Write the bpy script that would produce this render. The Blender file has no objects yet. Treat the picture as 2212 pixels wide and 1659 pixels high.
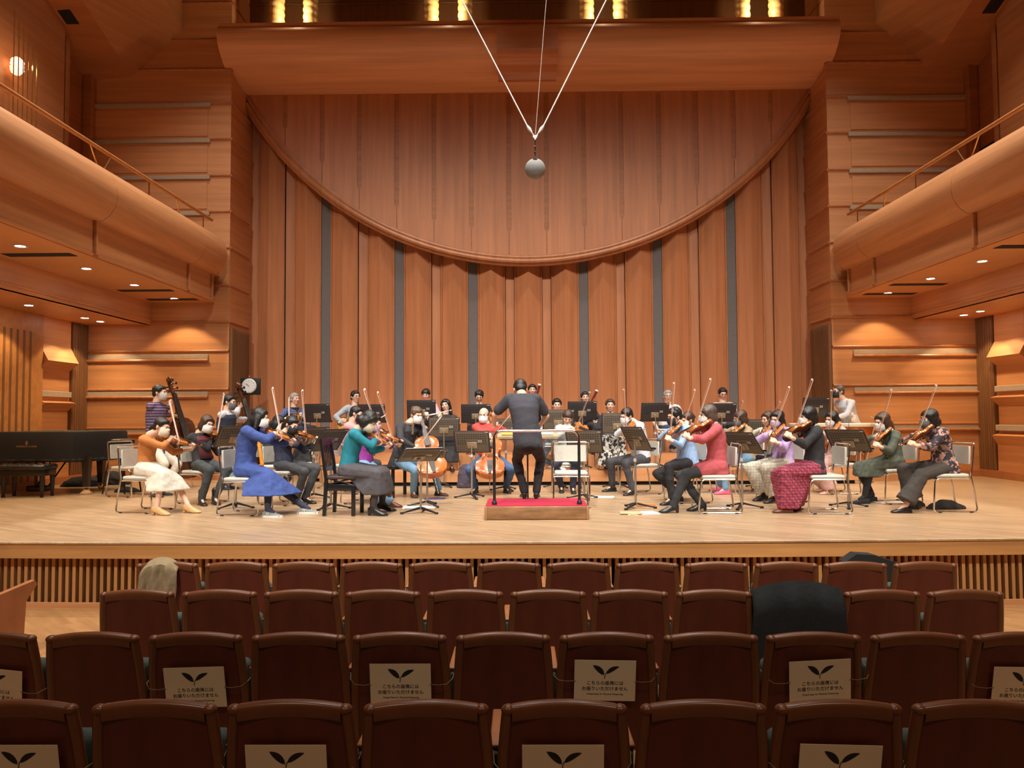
import bpy, bmesh, math, random
from mathutils import Vector, Matrix, noise
R = math.radians
V = Vector
random.seed(7)
C = bpy.context.scene.collection
scene = bpy.context.scene
# ------------------------------------------------------------------ camera, world, exposure, hall lights
IW, IH, F = 2212, 1659, 1661.0
cam_d = bpy.data.cameras.new('camera'); cam = bpy.data.objects.new('camera', cam_d); C.objects.link(cam)
cam_d.sensor_width = 36; cam_d.lens = F / IW * 36; cam_d.clip_start = .05; cam_d.clip_end = 100
YAW, PITCH, ROLL = R(.62), R(2.43), R(-.35)
CM = Matrix.Rotation(YAW, 3, 'Z') @ Matrix.Rotation(R(90) + PITCH, 3, 'X') @ Matrix.Rotation(ROLL, 3, 'Z')
CP = V((-.18, 0, 1.2))
cam.matrix_world = Matrix.Translation(CP) @ CM.to_4x4()
scene.camera = cam
scene.view_settings.view_transform = 'Standard'; scene.view_settings.look = 'None'
scene.view_settings.gamma = 1; scene.view_settings.use_curve_mapping = False
scene.view_settings.exposure = 0.8
w = bpy.data.worlds.new('world'); scene.world = w; w.use_nodes = True
w.node_tree.nodes['Background'].inputs[0].default_value = (1, .7, .45, 1)
w.node_tree.nodes['Background'].inputs[1].default_value = .02
def spot(loc, target, power, angle, blend=.6, size=.25, col=(1, .93, .84)):
    l = bpy.data.lights.new('stage_and_fill_spot', 'SPOT'); l.energy = power; l.spot_size = R(angle); l.spot_blend = blend
    l.shadow_soft_size = size; l.color = col
    o = bpy.data.objects.new('stage_and_fill_spot', l); C.objects.link(o); o.location = loc
    o.rotation_euler = (V(target) - V(loc)).to_track_quat('-Z', 'Y').to_euler(); return o
# the hall's ceiling lights over the stage (above the picture)
for sx in (-6, -2, 2, 6):
    spot((sx, 8.2, 11.6), (sx * .95, 11.5, 0), 520, 62)
    spot((sx * .9, 12.2, 11.8), (sx * .9, 11.4, 0), 540, 80)
for sx in (-5.5, -1.8, 1.8, 5.5):
    spot((sx, 4.6, 11.4), (sx * .8, 13.8, 1.6), 1300, 60, 1.)
    spot((sx, 4.9, 11.8), (sx, 7.6, -.3), 800, 60, .8)
for sx in (-7, -3.5, 0, 3.5, 7):
    spot((sx, -4, 11.6), (sx, 9.4, .1), 2600, 33, .8)
for sx in (-4, 4):  # added fill lamps behind the camera, to lift the seat backs
    spot((sx, -3.5, 10.5), (sx * .6, 3.5, 0), 420, 75, 1., .6, (1, .8, .6))

def ray(px, py):
    return (CM @ V(((px - IW / 2) / F, -(py - IH / 2) / F, -1))).normalized()
def at(px, py, Y):
    d = ray(px, py); return CP + d * ((Y - CP.y) / d.y)
def atz(px, py, Z=0.):
    d = ray(px, py); return CP + d * ((Z - CP.z) / d.z)
def reach(start, px, py, L, far=True):
    d = ray(px, py); m = CP - start; b = m.dot(d); c = m.dot(m) - L * L; q = b * b - c
    if q < 0:
        p = CP + d * (-b); return start + (p - start).normalized() * L
    return CP + d * (-b + (math.sqrt(q) if far else -math.sqrt(q)))

# ------------------------------------------------------------------ materials
MATS = {}
def mat(name, col, rough=.6, metal=0., spec=.5, coat=0., emit=None, bump=None, noise_mix=None, trans=0.):
    if name in MATS: return MATS[name]
    m = bpy.data.materials.new(name); m.use_nodes = True; nt = m.node_tree; b = nt.nodes['Principled BSDF']
    b.inputs['Base Color'].default_value = (*col, 1); b.inputs['Roughness'].default_value = rough
    b.inputs['Metallic'].default_value = metal; b.inputs['Specular IOR Level'].default_value = spec
    b.inputs['Coat Weight'].default_value = coat
    if trans: b.inputs['Transmission Weight'].default_value = trans
    if emit: b.inputs['Emission Color'].default_value = (*emit[0], 1); b.inputs['Emission Strength'].default_value = emit[1]
    tc = nt.nodes.new('ShaderNodeTexCoord')
    nz = nt.nodes.new('ShaderNodeTexNoise'); nt.links.new(tc.outputs['Object'], nz.inputs['Vector'])
    sc, k = noise_mix or (14, .12)
    nz.inputs['Scale'].default_value = sc; nz.inputs['Detail'].default_value = 4
    mx = nt.nodes.new('ShaderNodeMix'); mx.data_type = 'RGBA'
    mx.inputs[6].default_value = tuple(max(0, c * (1 - k)) for c in col) + (1,)
    mx.inputs[7].default_value = tuple(min(1, c * (1 + k)) for c in col) + (1,)
    nt.links.new(nz.outputs['Fac'], mx.inputs[0]); nt.links.new(mx.outputs[2], b.inputs['Base Color'])
    if bump:
        n2 = nt.nodes.new('ShaderNodeTexNoise'); n2.inputs['Scale'].default_value = bump[0]; n2.inputs['Detail'].default_value = 3
        mb_ = nt.nodes.new('ShaderNodeMapping'); mb_.inputs['Scale'].default_value = (1, 1, bump[2] if len(bump) > 2 else 1); nt.links.new(tc.outputs['Object'], mb_.inputs[0])
        nt.links.new(mb_.outputs[0], n2.inputs['Vector'])
        bp = nt.nodes.new('ShaderNodeBump'); bp.inputs['Strength'].default_value = bump[1]; bp.inputs['Distance'].default_value = .01
        nt.links.new(n2.outputs['Fac'], bp.inputs['Height']); nt.links.new(bp.outputs['Normal'], b.inputs['Normal'])
    MATS[name] = m; return m
def wood(name, col, scale=(1, 1, 1), rough=.45, k=.16, spec=.5, coat=0., joints=None):
    """veneer: noise stretched along the grain, optional plank joints (brick texture)"""
    if name in MATS: return MATS[name]
    m = bpy.data.materials.new(name); m.use_nodes = True; nt = m.node_tree; b = nt.nodes['Principled BSDF']
    b.inputs['Roughness'].default_value = rough; b.inputs['Specular IOR Level'].default_value = spec; b.inputs['Coat Weight'].default_value = coat
    tc = nt.nodes.new('ShaderNodeTexCoord'); mp = nt.nodes.new('ShaderNodeMapping'); mp.inputs['Scale'].default_value = scale
    nt.links.new(tc.outputs['Object'], mp.inputs['Vector'])
    if joints:
        m0 = nt.nodes.new('ShaderNodeMapping'); m0.inputs['Rotation'].default_value = (0, 0, joints[0]); nt.links.new(tc.outputs['Object'], m0.inputs['Vector']); nt.links.new(m0.outputs[0], mp.inputs['Vector'])
    nz = nt.nodes.new('ShaderNodeTexNoise'); nz.inputs['Scale'].default_value = 1; nz.inputs['Detail'].default_value = 5; nz.inputs['Roughness'].default_value = .6
    nt.links.new(mp.outputs[0], nz.inputs['Vector'])
    cr = nt.nodes.new('ShaderNodeValToRGB')
    cr.color_ramp.elements[0].position = .3; cr.color_ramp.elements[1].position = .7
    cr.color_ramp.elements[0].color = tuple(c * (1 - k) for c in col) + (1,)
    cr.color_ramp.elements[1].color = tuple(min(1, c * (1 + k)) for c in col) + (1,)
    nt.links.new(nz.outputs['Fac'], cr.inputs['Fac'])
    out = cr.outputs['Color']
    if joints:
        rot, bw, rh, kk = joints
        m2 = nt.nodes.new('ShaderNodeMapping'); m2.inputs['Rotation'].default_value = (0, 0, rot)
        nt.links.new(tc.outputs['Object'], m2.inputs['Vector'])
        br = nt.nodes.new('ShaderNodeTexBrick'); br.inputs['Scale'].default_value = 1
        br.inputs['Brick Width'].default_value = bw; br.inputs['Row Height'].default_value = rh; br.inputs['Mortar Size'].default_value = .0015
        br.inputs['Color1'].default_value = (1, 1, 1, 1); br.inputs['Color2'].default_value = (1 - kk, 1 - kk * 1.1, 1 - kk * 1.3, 1)
        br.inputs['Mortar'].default_value = (1 - 1.4 * kk, 1 - 1.6 * kk, 1 - 1.8 * kk, 1)
        nt.links.new(m2.outputs[0], br.inputs['Vector'])
        mm = nt.nodes.new('ShaderNodeMix'); mm.data_type = 'RGBA'; mm.blend_type = 'MULTIPLY'; mm.inputs[0].default_value = 1
        nt.links.new(out, mm.inputs[6]); nt.links.new(br.outputs['Color'], mm.inputs[7]); out = mm.outputs[2]
    nt.links.new(out, b.inputs['Base Color'])
    MATS[name] = m; return m

W_BACK = wood('cherry_veneer_vertical', (.50, .20, .085), (9, 9, .5), .5)
W_WALL = wood('cherry_veneer_horizontal', (.60, .27, .11), (.5, .5, 12), .45)
W_CAN = wood('cherry_veneer_canopy', (.70, .33, .16), (.3, 6, 9), .42)
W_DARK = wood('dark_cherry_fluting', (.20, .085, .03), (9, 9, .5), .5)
W_SHADED = wood('shaded_cherry_veneer', (.40, .155, .055), (.5, .5, 12), .5)  # cherry veneer darkened: the dimness of the upper hall is in the colour
W_LIGHT = wood('golden_wood_panel', (.50, .21, .06), (.5, 9, 9), .45)
W_RISER = wood('riser_wood', (.52, .24, .10), (1, 9, 9), .4)
W_STAGE = wood('stage_maple_planks', (.50, .35, .215), (2, 14, 2), .30, .14, .5, .0, (R(32), .8, .07, .20))
W_HALL = wood('hall_floor_parquet', (.42, .22, .09), (3, 12, 3), .4, .15, .5, 0, (R(45), .5, .07, .2))
W_TRIM = wood('trim_wood', (.46, .18, .07), (9, 2, 2), .38)
STRIP = mat('pale_fabric_strip', (.42, .33, .24), .8)
GREYSTRIP = mat('grey_acoustic_strip', (.15, .135, .13), .85)
BLACKGAP = mat('black_gap', (.012, .01, .01), .9)
BLACK = mat('black_satin', (.012, .012, .014), .45)
CHROME = mat('chrome', (.75, .74, .72), .18, 1.)
BRASS = mat('brass', (.85, .60, .22), .25, 1.)

# ------------------------------------------------------------------ mesh helpers
class MB:
    def __init__(s): s.v = []; s.f = []
    def add(s, vs, fs):
        n = len(s.v); s.v += [V(p) for p in vs]; s.f += [tuple(i + n for i in f) for f in fs]; return s
    def box(s, a, b):
        x0, y0, z0 = a; x1, y1, z1 = b
        return s.add([(x0,y0,z0),(x1,y0,z0),(x1,y1,z0),(x0,y1,z0),(x0,y0,z1),(x1,y0,z1),(x1,y1,z1),(x0,y1,z1)],
                     [(0,3,2,1),(4,5,6,7),(0,1,5,4),(1,2,6,5),(2,3,7,6),(3,0,4,7)])
    def rbox(s, c, half, r=.01, M=None):
        """box with bevelled edges about c; half sizes; M optional 3x3"""
        hx, hy, hz = half; r = min(r, hx * .99, hy * .99, hz * .99); pts = []
        for sx in (-1, 1):
            for sy in (-1, 1):
                for sz in (-1, 1):
                    pts += [(sx*(hx), sy*(hy-r), sz*(hz-r)), (sx*(hx-r), sy*hy, sz*(hz-r)), (sx*(hx-r), sy*(hy-r), sz*hz),
                            (sx*(hx-.3*r), sy*(hy-.3*r), sz*(hz-.7*r)), (sx*(hx-.7*r), sy*(hy-.3*r), sz*(hz-.3*r)), (sx*(hx-.3*r), sy*(hy-.7*r), sz*(hz-.3*r))]
        return s.hull([V(c) + (M @ V(p) if M else V(p)) for p in pts])
    def hull(s, pts):
        bm = bmesh.new()
        for p in pts: bm.verts.new(p)
        ret = bmesh.ops.convex_hull(bm, input=bm.verts)
        bad = [g for g in ret['geom_interior'] + ret['geom_unused'] if isinstance(g, bmesh.types.BMVert)]
        bmesh.ops.delete(bm, geom=list(set(bad)), context='VERTS')
        bmesh.ops.recalc_face_normals(bm, faces=bm.faces)
        bm.verts.index_update(); bm.verts.ensure_lookup_table()
        s.add([v.co.copy() for v in bm.verts], [[v.index for v in f.verts] for f in bm.faces]); bm.free(); return s
    def sphere(s, c, r, M=None, n=12, m=8):
        """ellipsoid; r scalar or 3-tuple; M rotation"""
        if not hasattr(r, '__len__'): r = (r, r, r)
        c = V(c); T = lambda x, y, z: c + ((M @ V((x*r[0], y*r[1], z*r[2]))) if M else V((x*r[0], y*r[1], z*r[2])))
        vs = [T(0, 0, 1)]
        for j in range(1, m):
            a = math.pi * j / m
            for i in range(n):
                b = 2 * math.pi * i / n; vs.append(T(math.sin(a)*math.cos(b), math.sin(a)*math.sin(b), math.cos(a)))
        vs.append(T(0, 0, -1)); fs = []
        for i in range(n): fs.append((0, 1 + i, 1 + (i + 1) % n))
        for j in range(m - 2):
            for i in range(n):
                a = 1 + j*n + i; b = 1 + j*n + (i+1) % n; fs.append((a, a + n, b + n, b))
        L = len(vs) - 1; o = 1 + (m - 2) * n
        for i in range(n): fs.append((L, o + (i + 1) % n, o + i))
        return s.add(vs, fs)
    def tube(s, pts, rad, n=8, closed=False, up=None, sq=None):
        """swept tube; rad scalar or list; sq=(a,b) elliptical factors with up vector"""
        pts = [V(p) for p in pts]; k = len(pts)
        rs = rad if hasattr(rad, '__len__') else [rad] * k
        vs = []; prev = None
        for i, p in enumerate(pts):
            if closed: t = (pts[(i+1) % k] - pts[i-1])
            else: t = (pts[min(i+1, k-1)] - pts[max(i-1, 0)])
            t = t.normalized() if t.length > 1e-9 else V((0, 0, 1))
            if up is not None: x = t.cross(V(up))
            elif prev is None: x = t.cross(V((0, 0, 1))) if abs(t.z) < .95 else t.cross(V((0, 1, 0)))
            else: x = prev - t * prev.dot(t)
            if x.length < 1e-6: x = t.orthogonal()
            x.normalize(); prev = x; y = t.cross(x)
            a, b = sq or (1, 1)
            for j in range(n):
                q = 2 * math.pi * j / n; vs.append(p + x * (rs[i] * a * math.cos(q)) + y * (rs[i] * b * math.sin(q)))
        fs = []
        for i in range(k if closed else k - 1):
            for j in range(n):
                a = i*n + j; b = i*n + (j+1) % n; c = ((i+1) % k)*n; fs.append((a, b, c + (j+1) % n, c + j))
        if not closed:
            fs.append(tuple(range(n))[::-1]); fs.append(tuple((k-1)*n + j for j in range(n)))
        return s.add(vs, fs)
    def cap(s, a, b, ra, rb, n=12):
        """tapered capsule with round ends"""
        a, b = V(a), V(b); t = (b - a); L = t.length; t = t / L if L > 1e-9 else V((0, 0, 1))
        P = []; RR = []
        for q in (80, 50, 20): P.append(a - t * ra * math.sin(R(q))); RR.append(ra * math.cos(R(q)))
        P.append(a); RR.append(ra); P.append(b); RR.append(rb)
        for q in (20, 50, 80): P.append(b + t * rb * math.sin(R(q))); RR.append(rb * math.cos(R(q)))
        return s.tube(P, RR, n)
    def chain(s, pts, rs, n=12):
        for i in range(len(pts) - 1): s.cap(pts[i], pts[i+1], rs[i], rs[i+1], n)
        return s
    def lathe(s, prof, c=(0, 0, 0), n=24, M=None):
        """prof: list of (r, z)"""
        c = V(c); vs = []
        for r, z in prof:
            for i in range(n):
                q = 2*math.pi*i/n; p = V((r*math.cos(q), r*math.sin(q), z)); vs.append(c + (M @ p if M else p))
        fs = []
        for j in range(len(prof) - 1):
            for i in range(n):
                a = j*n + i; b = j*n + (i+1) % n; fs.append((a, b, b + n, a + n))
        if prof[0][0] > 1e-6: fs.append(tuple(range(n))[::-1])
        if prof[-1][0] > 1e-6: fs.append(tuple((len(prof)-1)*n + i for i in range(n)))
        return s.add(vs, fs)
    def prism(s, poly, d, axis='y', T=None):
        """polygon (2-D list) extruded from d[0] to d[1]; axis y: poly is (x,z); x: (y,z); z: (x,y)"""
        f = {'y': lambda a, b, t: (a, t, b), 'x': lambda a, b, t: (t, a, b), 'z': lambda a, b, t: (a, b, t)}[axis]
        n = len(poly); vs = [f(a, b, d[0]) for a, b in poly] + [f(a, b, d[1]) for a, b in poly]
        if T: vs = [T @ V(p) for p in vs]
        fs = [tuple(range(n)), tuple(range(n, 2*n))[::-1]] + [(i, i + n, (i+1) % n + n, (i+1) % n) for i in range(n)]
        return s.add(vs, fs)
    def loft(s, rings, cap=True, closed=True):
        n = len(rings[0]); vs = [p for r in rings for p in r]; fs = []
        for j in range(len(rings) - 1):
            for i in range(n if closed else n - 1):
                a = j*n + i; b = j*n + (i+1) % n; fs.append((a, b, b + n, a + n))
        if cap: fs.append(tuple(range(n))[::-1]); fs.append(tuple((len(rings)-1)*n + i for i in range(n)))
        return s.add(vs, fs)
    def xf(s, M):
        s.v = [M @ p for p in s.v]; return s
    def build(s, name, m, parent=None, smooth=True, fix=True, **props):
        me = bpy.data.meshes.new(name); me.from_pydata([tuple(p) for p in s.v], [], s.f)
        if fix:
            bm = bmesh.new(); bm.from_mesh(me); bmesh.ops.recalc_face_normals(bm, faces=bm.faces); bm.to_mesh(me); bm.free()
        me.materials.append(m)
        if smooth:
            me.polygons.foreach_set('use_smooth', [True] * len(me.polygons))
            try: me.set_sharp_from_angle(angle=R(38))
            except Exception: pass
        o = bpy.data.objects.new(name, me); C.objects.link(o)
        if parent is not None: o.parent = parent
        for k, v in props.items(): o[k] = v
        return o
def tag(o, label=None, cat=None, group=None, kind=None):
    if label: o['label'] = label
    if cat: o['category'] = cat
    if group: o['group'] = group
    if kind: o['kind'] = kind
    return o
def empty(name, loc=(0, 0, 0), rz=0):
    o = bpy.data.objects.new(name, None); C.objects.link(o); o.location = loc; o.rotation_euler = (0, 0, rz); o.empty_display_size = .1; return o
def copy_tree(o, parent=None):
    c = o.copy(); C.objects.link(c)
    if parent is not None: c.parent = parent
    for ch in KIDS.get(o.name, [k for k in o.children]): copy_tree(ch, c)
    return c
KIDS = {}
def remember(o):
    KIDS[o.name] = list(o.children)
    for c in o.children: remember(c)
def struct(name, mb, m, smooth=False):
    return mb.build(name, m, None, smooth, kind='structure')
def bolt(o, vox, sm=3, fac=.5):
    """one continuous skin over the joined volumes"""
    r = o.modifiers.new('skin', 'REMESH'); r.mode = 'VOXEL'; r.voxel_size = vox; r.use_smooth_shade = True
    if sm:
        q = o.modifiers.new('soften', 'SMOOTH'); q.iterations = sm; q.factor = fac
    return o
ORD = ['first', 'second', 'third', 'fourth', 'fifth', 'sixth', 'seventh', 'eighth', 'ninth', 'tenth', 'eleventh', 'twelfth']
# ------------------------------------------------------------------ the setting
YW, XW, XT, YB = 15.0, 8.8, 5.9, 16.2          # side back walls, side walls, tower edge, back wall
HZ = -.655                                      # hall floor
def lipY(x): return 7.44 + .0045 * x * x
# stage platform
xs = [-XW + i * 2 * XW / 40 for i in range(41)]
m = MB(); m.loft([[V((x, lipY(x), -.02)), V((x, lipY(x), 0)), V((x, 17, 0)), V((x, 17, -.02))] for x in xs]); struct('stage_floor', m, W_STAGE)
m = MB(); m.loft([[V((x, lipY(x) - .012, -.02)), V((x, lipY(x) - .014, -.004)), V((x, lipY(x) - .006, .002)), V((x, lipY(x) + .02, .002)), V((x, lipY(x)+.02, -.02))] for x in xs]); struct('trim_stage_nosing', m, W_STAGE)
m = MB(); m.loft([[V((x, lipY(x), -.16)), V((x, lipY(x), -.021)), V((x, lipY(x) + .12, -.021)), V((x, lipY(x) + .12, -.16))] for x in xs]); struct('trim_stage_fascia', m, wood('stage_fascia_wood', (.50, .25, .085), (1, 9, 12), .42))
m = MB(); x = -XW + .03
while x < XW:
    y = lipY(x) + .10; m.box((x - .016, y, HZ), (x + .016, y + .11, -.16)); x += .0705
struct('trim_stage_slats', m, wood('stage_slat_wood', (.45, .23, .085), (9, 9, 1), .5))
m = MB(); m.loft([[V((x, lipY(x) + .32, HZ)), V((x, lipY(x) + .32, -.03)), V((x, lipY(x) + .4, -.03)), V((x, lipY(x) + .4, HZ))] for x in xs]); struct('wall_under_stage', m, BLACKGAP)
m = MB(); m.box((-XW - .5, -8, HZ - .1), (XW + .5, 8.4, HZ)); struct('floor', m, W_HALL)
m = MB(); m.loft([[V((x, lipY(x) + .06, HZ)), V((x, lipY(x) + .06, HZ + .05)), V((x, lipY(x) + .10, HZ + .05)), V((x, lipY(x)+.1, HZ))] for x in xs]); struct('baseboard_stage', m, W_RISER)
# shell
m = MB(); m.box((-XW - .3, -8, HZ), (-XW, 17.4, 12.6)); struct('wall_left', m, W_SHADED)
m = MB(); m.box((XW, -8, HZ), (XW + .3, 17.4, 12.6)); struct('wall_right', m, W_SHADED)
m = MB(); m.box((-XW - .3, -8.3, HZ), (XW + .3, -8, 12.6)); struct('wall_rear', m, W_DARK)
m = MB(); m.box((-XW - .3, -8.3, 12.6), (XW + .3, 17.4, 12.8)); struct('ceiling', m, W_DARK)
# sloping ceiling soffits over the balconies
for s, nm in ((-1, 'left'), (1, 'right')):
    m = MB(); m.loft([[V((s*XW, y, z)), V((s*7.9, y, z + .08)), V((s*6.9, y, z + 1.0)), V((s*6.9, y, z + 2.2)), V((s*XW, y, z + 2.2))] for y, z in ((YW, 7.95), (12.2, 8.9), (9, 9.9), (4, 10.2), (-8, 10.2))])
    struct('ceiling_soffit_' + nm, m, W_SHADED)
    q = at(146 if s < 0 else 2138, 102 if s < 0 else 76, 13.6)
    m = MB(); m.rbox((s*8.33, 13.55, 8.485), (.12, .16, .012), .01, Matrix.Rotation(R(-18.7), 3, 'X'))
    tag(m.build('air_vent', BLACKGAP), 'small dark air grille in the sloping %s-hand ceiling soffit' % nm, 'air vent')
# back side walls and towers
Ls = [at(480, y, YW).z for y in (222, 300, 379, 457, 535, 616, 695, 758, 841, 924)]
for s, nm in ((-1, 'left'), (1, 'right')):
    m = MB(); a, b = sorted((s * XW, s * XT)); m.box((a, YW, 0), (b, YW + .25, 12.6))
    a, b = sorted((s * XT, s * (XT + .25))); m.box((a, YW + .25, 0), (b, 16.6, 12.6)); a, b = sorted((s * XT, s * (XT + .25))); m.box((a - (.001 if s > 0 else 0), YW + .001, 0), (b + (.001 if s < 0 else 0), YW + .26, 12.6)) if 0 else None; struct('wall_back_' + nm, m, W_WALL)
    # raised thicker band on the tower and horizontal mouldings
    m = MB()
    for z in Ls + [at(330, 152, YW).z, at(350, 88, YW).z, at(350, 8, YW).z]:
        x1 = s * XW if z < 3.2 else s * (6.35)
        if z > 7.5: x1 = s * XW
        m.tube([(x1, YW - .005, z), (s * XT, YW - .005, z)], .028, 8)
        if z > 2.9: m.tube([(s * XT, YW - .005, z), (s * (XT - .005), YB - .15, z)], .028, 8)
    for z in (Ls[7] - .185, Ls[8] - .15, Ls[9] - .12):
        m.tube([(s * XW, YW - .02, z), (s * 6.3, YW - .02, z)], .034, 8)
    struct('trim_moulding_' + nm, m, W_TRIM, True)
    m = MB()
    for z in Ls[:4]:
        m.rbox((s * (XW + 6.3) / 2, YW - .02, z - .045), ((XW - 6.3) / 2, .03, .038), .01)
    for z in (Ls[7] - .11, Ls[8] - .08, Ls[9] - .065):
        m.rbox((s * (XW + 6.3) / 2, YW - .005, z), ((XW - 6.3) / 2, .015, .045), .01)
    struct('trim_pale_strips_' + nm, m, STRIP)
    # panels standing slightly proud between the upper strips, so the mouldings throw a line
    m = MB()
    for i in range(3):
        m.rbox((s * 7.6, YW - .006, (Ls[i] + Ls[i+1]) / 2 - .04), (1.24, .012, .27), .008)
    struct('trim_panel_' + nm, m, W_WALL)
    # fluted corner column and fluted return below the tower
    m = MB(); m.box((min(s*XW, s*(XW-.1)), 14.5, 0), (max(s*XW, s*(XW-.1)), YW, 3.05))
    for i in range(7): m.tube([(s * (XW - .1), 14.53 + i * .075, 0), (s * (XW - .1), 14.53 + i * .075, 3.04)], .03, 8)
    for i in range(5): m.tube([(s * (XW - .02 - i*.0), 0, 0)] * 2, .0001, 3) if 0 else None
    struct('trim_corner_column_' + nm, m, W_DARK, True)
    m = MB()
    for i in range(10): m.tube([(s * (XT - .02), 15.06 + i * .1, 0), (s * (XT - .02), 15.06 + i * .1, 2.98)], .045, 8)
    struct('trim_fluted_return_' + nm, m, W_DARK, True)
    # stepped panel bay and slotted wall on the side wall under the balcony
    prof = [(0, 0), (.10, 0), (.10, .62), (.2, .80), (.06, .84), (.06, 1.35), (.22, 1.5), (.08, 1.54), (.08, 2.1), (.26, 2.25), (.10, 2.55), (.10, 3.05), (0, 3.05)]
    m = MB(); m.prism([(s * (XW - a), b) for a, b in prof], (13.5, 14.45)); struct('trim_stepped_bay_' + nm, m, W_WALL)
    m = MB()
    for z in (2.37, 1.66, .94): m.rbox((s * (XW - .115), 13.97, z), (.03, .46, .055), .01)
    struct('trim_bay_strips_' + nm, m, STRIP)
    m = MB(); m.box((min(s*XW, s*(XW-.18)), 9, 0), (max(s*XW, s*(XW-.18)), 13.48, 3.05)); struct('wall_slotted_' + nm, m, W_LIGHT)
    m = MB()
    for i in range(16):
        y = 13.1 - i * .17
        m.box((min(s*(XW-.17), s*(XW-.184)), y, .05), (max(s*(XW-.17), s*(XW-.184)), y + .055, 2.72))
    struct('trim_slots_' + nm, m, W_DARK)
    m = MB(); m.box((min(s*XW, s*(XW-.14)), 13.5, 0), (max(s*XW, s*(XW-.14)), YW, .14)); m.box((min(s*XW, s*(XW-.25)), 8, 0), (max(s*XW, s*(XW-.25)), 13.5, .14))
    a, b = sorted((s*(XW-.14), s*XT)); m.box((a, YW - .07, 0), (b, YW, .12)); struct('baseboard_' + nm, m, W_TRIM)
    # ---- balcony
    bal = []
    segs = [(2.0, 5.06), (5.06, 7.64), (7.64, 10.66), (10.66, 13.68), (13.68, 14.72)]
    XB = 6.1
    pb = [(0, 4.75), (.10, 4.715), (.19, 4.62), (.25, 4.48), (.265, 4.33), (.235, 4.19), (.16, 4.07), (.06, 3.995), (0, 3.98), (-.5, 3.98), (-.5, 4.2), (-.12, 4.2), (-.12, 4.75)]
    m = MB()
    for a, b in segs: m.prism([(s * (XB - u), z) for u, z in pb], (a + .006, b - .006))
    struct('wall_balcony_front_' + nm, m, W_LIGHT if 0 else W_WALL, True)
    m = MB()
    for a, b in segs: m.prism([(s * (XB + .0 - u), z) for u, z in pb[:9]] + [(s * (XB + .06), 3.98), (s*(XB+.06), 4.75)], (b - .008, b + .008), 'y', Matrix.Diagonal((1.003, 1, 1, 1)))
    struct('trim_balcony_joint_' + nm, m, W_TRIM)
    m = MB()
    for a, b in segs:
        x0, x1 = sorted((s * (XB + .03), s * (XB + .12))); m.box((x0, a + .03, 3.5), (x1, b - .1, 3.98))
        m.rbox((s * (XB + .035), (a + b) / 2 - .03, 3.50), (.02, (b - a) / 2 - .06, .02), .01)
        m.rbox((s * (XB + .02), b - .05, 3.74), (.03, .02, .24), .005)
    struct('trim_balcony_fascia_' + nm, m, W_WALL)
    m = MB(); x0, x1 = sorted((s * (XB + .09), s * 7.5)); m.box((x0, 2, 3.48), (x1, YW, 3.6))
    x0, x1 = sorted((s * 7.45, s * 7.55)); m.box((x0, 2, 3.05), (x1, YW, 3.5)); m.box((min(s*7.47, s*XW), 2, 3.05), (max(s*7.47, s*XW), YW, 3.15))
    m.box((min(s*XB, s*XW), 2, 4.0), (max(s*XB, s*XW), YW, 4.2))
    m.rbox((s * 7.44, 8.5, 3.12), (.015, 6.5, .012), .004)
    struct('ceiling_balcony_' + nm, m, W_WALL)
    m = MB()
    for a, b in segs[1:]:
        x0, x1 = sorted((s * 6.35, s * 7.3)); m.box((x0, b - .27, 3.474), (x1, b - .07, 3.482))
    struct('trim_balcony_slots_' + nm, m, BLACKGAP)
    # rail with brass posts
    rl = empty('balcony_rail', (s * 6.1, 8, 4.75)); tag(rl, 'brass and wood handrail on slim posts along the %s-hand balcony edge' % nm, 'railing')
    m = MB(); m.tube([(0, -6, .27), (0, 6.6, .27)], .03, 8); m.build('handrail', W_LIGHT, rl)
    for k, (y, d) in enumerate(((-2.6, 0), (-.6, 0), (2.6, .16), (2.75, -.16), (4.1, 0), (5.2, .1), (6.2, 0))):
        m = MB(); m.tube([(0, y, 0), (0, y - d * 1.3, .27)], .011, 6); m.build('post', BRASS, rl)
    # upper side wall features above the balcony
    m = MB()
    m.rbox((s * (XW - .1), 14.92, 6.4), (.1, .08, 2.2), .02); m.rbox((s * (XW - .1), 14.0, 6.2), (.12, .07, 2.2), .02)
    m.box((min(s*(XW-.02), s*(XW-.32)), 8, 4.2), (max(s*(XW-.02), s*(XW-.32)), 13.72, 10.4)); struct('trim_upper_pilasters_' + nm, m, W_SHADED)
    m = MB(); m.box((min(s*(XW+.0), s*(XW-.03)), 14.08, 5.35), (max(s*(XW), s*(XW-.03)), 14.84, 5.75)); m.box((min(s*(XW), s*(XW-.02)), 14.08, 6.3), (max(s*(XW), s*(XW-.02)), 14.84, 6.34))
    struct('trim_upper_recess_' + nm, m, BLACKGAP)
    # downlights
    def downlight(x, y, z, lab, P):
        t = empty('downlight', (x, y, z)); tag(t, lab, 'ceiling light', 'recessed downlights under the balconies')
        mm = MB(); mm.lathe([(.058, -.001), (.085, -.006), (.088, 0), (.058, .0)], n=20); mm.build('bezel', mat('downlight_bezel', (.5, .42, .33), .4), t)
        mm = MB(); mm.lathe([(0, -.003), (.06, -.003), (.06, -.001), (0, -.001)], n=20); mm.build('lens', mat('downlight_lens', (1, 1, 1), .5, emit=((1, .93, .8), 25)), t)
        l = bpy.data.lights.new('downlight_lamp', 'SPOT'); l.energy = P; l.spot_size = R(104); l.spot_blend = .25; l.shadow_soft_size = .05; l.color = (1, .74, .42)
        lo = bpy.data.objects.new('downlight_lamp', l); C.objects.link(lo); lo.location = (x, y, z - .02)
    side = 'left-hand' if s < 0 else 'right-hand'
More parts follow.
